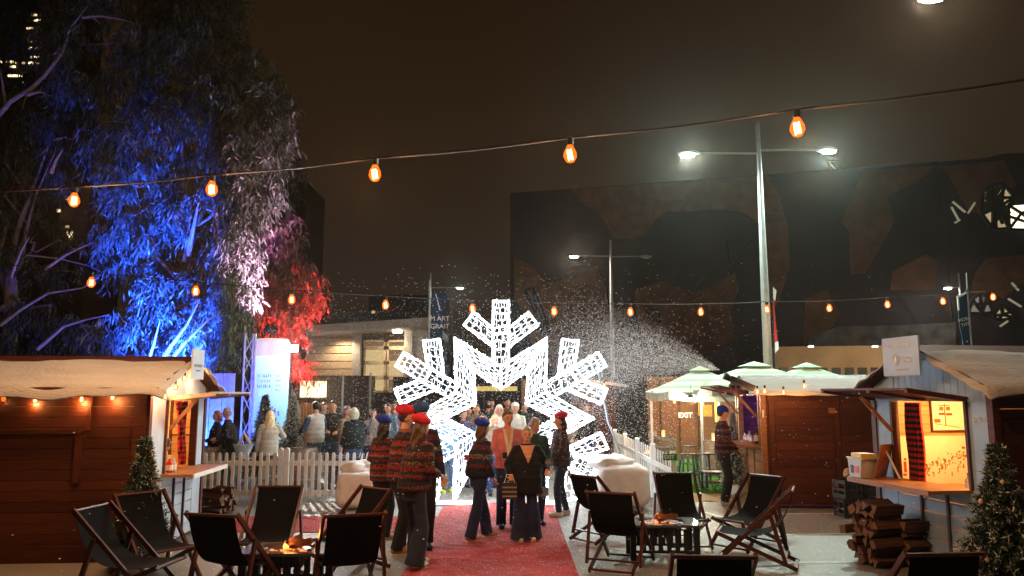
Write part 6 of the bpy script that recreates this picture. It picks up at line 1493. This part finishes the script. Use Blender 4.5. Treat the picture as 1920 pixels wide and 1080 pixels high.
p9, i9 = person('woman in raspberry beret and dark jumper standing by the right arch leg', at(1052, 968), -72, 1.70, hair=('long', HD, .26), hat=('beret', BP), top=knit('charcoal knit', [(.02, .02, .025), (.05, .035, .03), (.015, .015, .02), (.10, .05, .04)]), bottom=DEN, shoe=WHS, lw=(.16, -.26, 1.02), rw=(-.16, -.22, .95), bulk=.03, lf=(.09, -.08), rf=(-.10, .14), vox=.010)
# carried things
def wineglass(label, p):
    t = thing('wine_glass', label, 'glass', tuple(p)); m_ = mat('drink glass', (.25, .27, .28), .05, spec=1, var=.02, alpha=.55)
    MB().lathe([(.032, 0), (.004, .006), (.004, .07), (.03, .095), (.038, .12), (.032, .155)], n=16).build('bowl', m_, t, smooth=True); MB().lathe([(.028, .096), (.035, .12)], n=14).build('drink', mat('amber drink', (.5, .25, .06), .1), t)
q = world(i7, i7['wr'][1]+Vector((.0, -.09, .0))); wineglass('stemmed glass held up by the smiling woman in black', q)
q = world(i7, i7['wr'][-1]+Vector((-.02, -.07, -.34))); bg = thing('gift_bag', 'small dark patterned gift bag hanging from the smiling woman right hand', 'bag', tuple(q))
MB().obox((-.10, -.04, 0), (.20, 0, 0), (0, .09, 0), (0, 0, .22)).build('body', mat('black bag fabric', (.03, .03, .04), .6), bg)
b = MB(); 
for z in (.03, .09, .15): b.obox((-.102, -.042, z), (.204, 0, 0), (0, -.003, 0), (0, 0, .022))
b.build('pale_band', mat('cream bag band', (.30, .22, .17), .7), bg); MB().tube([(-.07, 0, .22), (-.04, 0, .33), (.04, 0, .33), (.07, 0, .22)], .006, 6).build('handle', M_white, bg)
q = world(i7, (.30, -.02, .68)); hb = thing('handbag', 'pale handbag at the hip beside the woman in black', 'bag', tuple(q)); MB().obox((-.10, -.03, 0), (.16, 0, 0), (0, .06, 0), (0, 0, .12)).build('body', mat('blue grey leather', (.20, .28, .36), .4), hb); MB().tube([(-.06, 0, .16), (-.12, .02, .45), (-.10, .05, .80)], .007, 6).build('strap', M_black, hb)
q = world(i6, i6['wr'][-1]+Vector((.02, -.09, .02))); o = MB().obox((-.035, -.005, -.07), (.07, 0, 0), (0, .01, 0), (0, 0, .14)).build('phone', M_black); o.location = q; o.rotation_euler = (R(-60), 0, 0); tag(o, 'black phone held by the person in pink blazer', 'phone')
# -- crowd coming through the arch
vx = .015
WJ = cloth('white jacket', (.66, .64, .56)); BGE = cloth('beige coat', (.22, .17, .13)); PUR = cloth('dark purple coat', (.09, .05, .14)); MAR = cloth('dark maroon coat', (.16, .02, .03)); LBL = cloth('light blue shirt', (.12, .24, .33)); GRN = cloth('dark green coat', (.02, .05, .04)); BLU = cloth('blue coat', (.04, .10, .22))
crowd = [(936, 17.6, 1.80, ('wavy', mat('platinum hair', (.75, .68, .50), .5), .20), WJ, 5, True, 'woman with big platinum hair behind the pink blazer', None),
 (966, 18.6, 1.84, ('short', HBL, 0), WJ, 10, True, 'man in white cap and white jacket behind the pink blazer', ('cap', cloth('white cap', (.7, .7, .68)))),
 (928, 16.2, 1.62, ('wavy', HBL, .16), BGE, 5, True, 'blonde woman peering between blue beret and pink blazer', None),
 (903, 16.6, 1.64, ('bob', HB, .04), BLU, 0, True, 'brown haired person directly behind the blue beret woman', None),
 (893, 19.5, 1.80, ('long', HB, .2), BGE, -10, True, 'pale faced woman with long hair left in the arch opening', None),
 (878, 20.5, 1.72, ('long', HD, .2), PUR, 20, True, 'woman in dark purple coat at left inside arch', None),
 (915, 21.5, 1.84, ('short', HD, 0), GRN, 160, False, 'man in dark coat with back turned deep in the arch', None),
 (921, 22.2, 1.9, ('bun', HD, 0), MAR, 0, True, 'person in maroon deepest in the arch at left', None),
 (951, 22.3, 1.92, ('short', HD, 0), MAR, 0, True, 'person in maroon deep in the arch at middle', None),
 (984, 21.8, 1.80, ('short', HD, 0), GRN, -15, True, 'dark coated man deep in the arch at right', None),
 (838, 16.6, 1.74, ('short', HBL, 0), LBL, 25, True, 'man in light blue shirt and green trainers behind the left arch leg', None),
 (820, 18.0, 1.78, ('wavy', HBL, .15), BGE, -10, True, 'blonde woman behind the left arch band', None),
 (868, 17.6, 1.70, ('long', HD, .2), PUR, 30, False, 'dark haired woman in purple behind the left arch leg', None),
 (1062, 19.5, 1.75, ('long', HB, .2), BGE, -20, True, 'woman in beige behind the right arch band', None),
 (1098, 20.6, 1.78, ('short', HD, 0), BLK, 10, True, 'man in black behind the right arm of the arch', None),
 (1155, 24.0, 1.86, ('short', HD, 0), BLU, 170, False, 'dark figure standing between the arch and clear marquee', None),
 (1172, 24.6, 1.76, ('short', HD, 0), GRN, 20, False, 'second dark figure nearer the clear marquee', None)]
for px, Y, h_, hr, tp, rt, fc, lb, ht in crowd:
    person(lb, atY(px, Y), rt, h_, hair=hr, hat=ht, top=tp, bottom=JEA if px in (838, 1062) else NAV, shoe=mat('lime trainer', (.45, .6, .03), .5) if px == 838 else DKS, face=fc and Y < 18, vox=vx, turn=rnd.uniform(-20, 20), lw=(.2, -.2, rnd.uniform(.9, 1.1)), group=None)
# -- drinkers behind the left fence
person('man in black coat sitting at left near the truss with grey hair', atY(434, 17.4), -75, 1.74, hair=('short', HG, 0), top=cloth('black padded coat', (.012, .012, .02)), bottom=BLK, shoe=DKS, bulk=.06, face=True, vox=vx, lean=(0, .08), lw=(.15, -.3, 1.1), rw=(-.15, -.3, 1.05))
person('woman in black coat with reddish hair leftmost behind the fence', atY(407, 17.9), -60, 1.66, hair=('wavy', mat('auburn hair', (.20, .08, .03), .5), .12), top=cloth('black padded coat', (.012, .012, .02)), bottom=BLK, shoe=DKS, bulk=.05, face=True, vox=vx, lw=(.15, -.28, 1.05))
person('woman with very long blonde hair and white coat before the pale column', atY(506, 16.9), -152, 1.68, hair=('long', mat('pale long blonde hair', (.78, .66, .36), .45, var=.3, scale=12, stretch=(6, 6, .6)), .50), top=cloth('cream white coat', (.45, .42, .36)), bottom=BGE, shoe=TAN, bulk=.03, vox=.012, rw=(-.22, -.28, 1.25), turn=-15, hem=.78)
person('man in quilted white vest with navy sleeves behind the barrel', atY(592, 18.6), -128, 1.86, hair=('short', HD, 0), top=cloth('white quilted vest', (.45, .45, .45)), bottom=JEA, shoe=DKS, bulk=.05, vox=.013, turn=-15, rw=(-.2, -.3, 1.15), lw=(.2, -.3, 1.1), sleeves=cloth('navy shirt sleeve', (.03, .06, .13)))
person('smiling bearded man in dark green jumper holding a drink', atY(624, 19.0), 6, 1.88, hair=('short', HD, 0), top=cloth('dark moss jumper', (.035, .045, .035)), bottom=JEA, shoe=DKS, face=True, smile=True, vox=.013, rw=(-.10, -.28, 1.1), lw=(.12, -.28, 1.08), turn=-10)
person('woman in bushy dark fur coat with pale hair at middle table', atY(664, 17.4), -150, 1.74, hair=('bob', mat('platinum bob', (.42, .41, .30), .5), .08), top=mat('dark fluffy fur', (.015, .022, .022), 1, var=.6, scale=25, bump=1, bscale=60), bottom=JEA, shoe=DKS, bulk=.12, vox=.013, rw=(-.2, -.22, 1.3), turn=-40)
person('dark haired woman in speckled grey coat laughing right of the fur coat', atY(699, 18.8), 10, 1.70, hair=('long', HD, .2), top=cloth('speckled grey coat', (.25, .22, .21)), bottom=NAV, shoe=DKS, face=True, smile=True, vox=.013, rw=(-.12, -.26, 1.12))
person('person in light blue shirt between grey coat and staff huddle', atY(727, 19.8), -10, 1.80, hair=('short', HB, 0), top=LBL, bottom=NAV, shoe=DKS, face=True, vox=vx)
person('woman in mauve jumper behind the light blue shirt', atY(738, 21.2), 15, 1.84, hair=('wavy', HB, .15), top=cloth('mauve jumper', (.30, .12, .18)), bottom=NAV, shoe=DKS, face=True, vox=vx)
person('woman with lilac tinted hair leaning beside the fur coat', atY(650, 18.3), 60, 1.76, hair=('wavy', mat('lilac grey hair', (.16, .12, .17), .5), .12), top=BGE, bottom=NAV, shoe=DKS, face=True, vox=vx)
person('figure in pale mauve between white vest and green jumper men', atY(606, 20.3), 20, 1.82, hair=('bob', HB, .04), top=cloth('grey lilac top', (.16, .13, .17)), bottom=NAV, shoe=DKS, face=True, vox=vx)
# -- bar customer
person('man in blue beret and dark patterned jumper standing at the bar counter', at(1360, 945), 78, 1.80, hair=('short', HD, 0), hat=('beanie', BB), top=K1, bottom=BLK, wide=.02, shoe=mat('pale pink trainer', (.75, .60, .55), .6), rw=(-.12, -.25, 1.0), lw=(.10, -.18, .98), face=True, vox=.010, bulk=.02, hem=.90, turn=6, nod=6)
# -- seller inside the left stall
q = Lm @ Vector((1.28, .38, 0)); person('seller in tan top bending over inside the left stall', (q.x, q.y, 0), 65, 1.42, hair=('curly', HB, 0), top=cloth('mustard jumper', (.50, .28, .06)), bottom=DEN, shoe=DKS, vox=.012, lean=(0, .22), nod=30, lw=(.16, -.3, .95), rw=(-.1, -.3, .98))
# open shoulder bag resting on stool
q = atY(458, 16.5); o = thing('tote_bag', 'open grey tote bag with pale lining on a stool by the blonde woman', 'bag', (q[0], q[1], .73))
MB().rings([((0, 0, 0), .10, .08), ((0, 0, .15), .16, .11), ((0, 0, .28), .22, .14)], 16).build('body', mat('pale grey bag cloth', (.35, .42, .45), .8), o)
MB().tube([(-.10, 0, .26), (.0, .02, .50), (.14, 0, .28)], .045, 8).build('handle', mat('beige fur trim', (.45, .36, .26), .9), o)
# ================================================================ HAZE (thin volume added to spread a glow round the lamps)
hz = MB(); hz.obox((-90, -4, -1), (180, 0, 0), (0, 165, 0), (0, 0, 62)); m = bpy.data.materials.new('lamp glow haze'); m.use_nodes = True
nn = m.node_tree.nodes; nn.clear(); o_ = nn.new('ShaderNodeOutputMaterial'); v_ = nn.new('ShaderNodeVolumePrincipled'); v_.inputs['Color'].default_value = (.96, .86, .76, 1); v_.inputs['Density'].default_value = .00036; v_.inputs['Anisotropy'].default_value = .86
m.node_tree.links.new(v_.outputs[0], o_.inputs['Volume']); tag(hz.build('haze', m), kind='stuff')
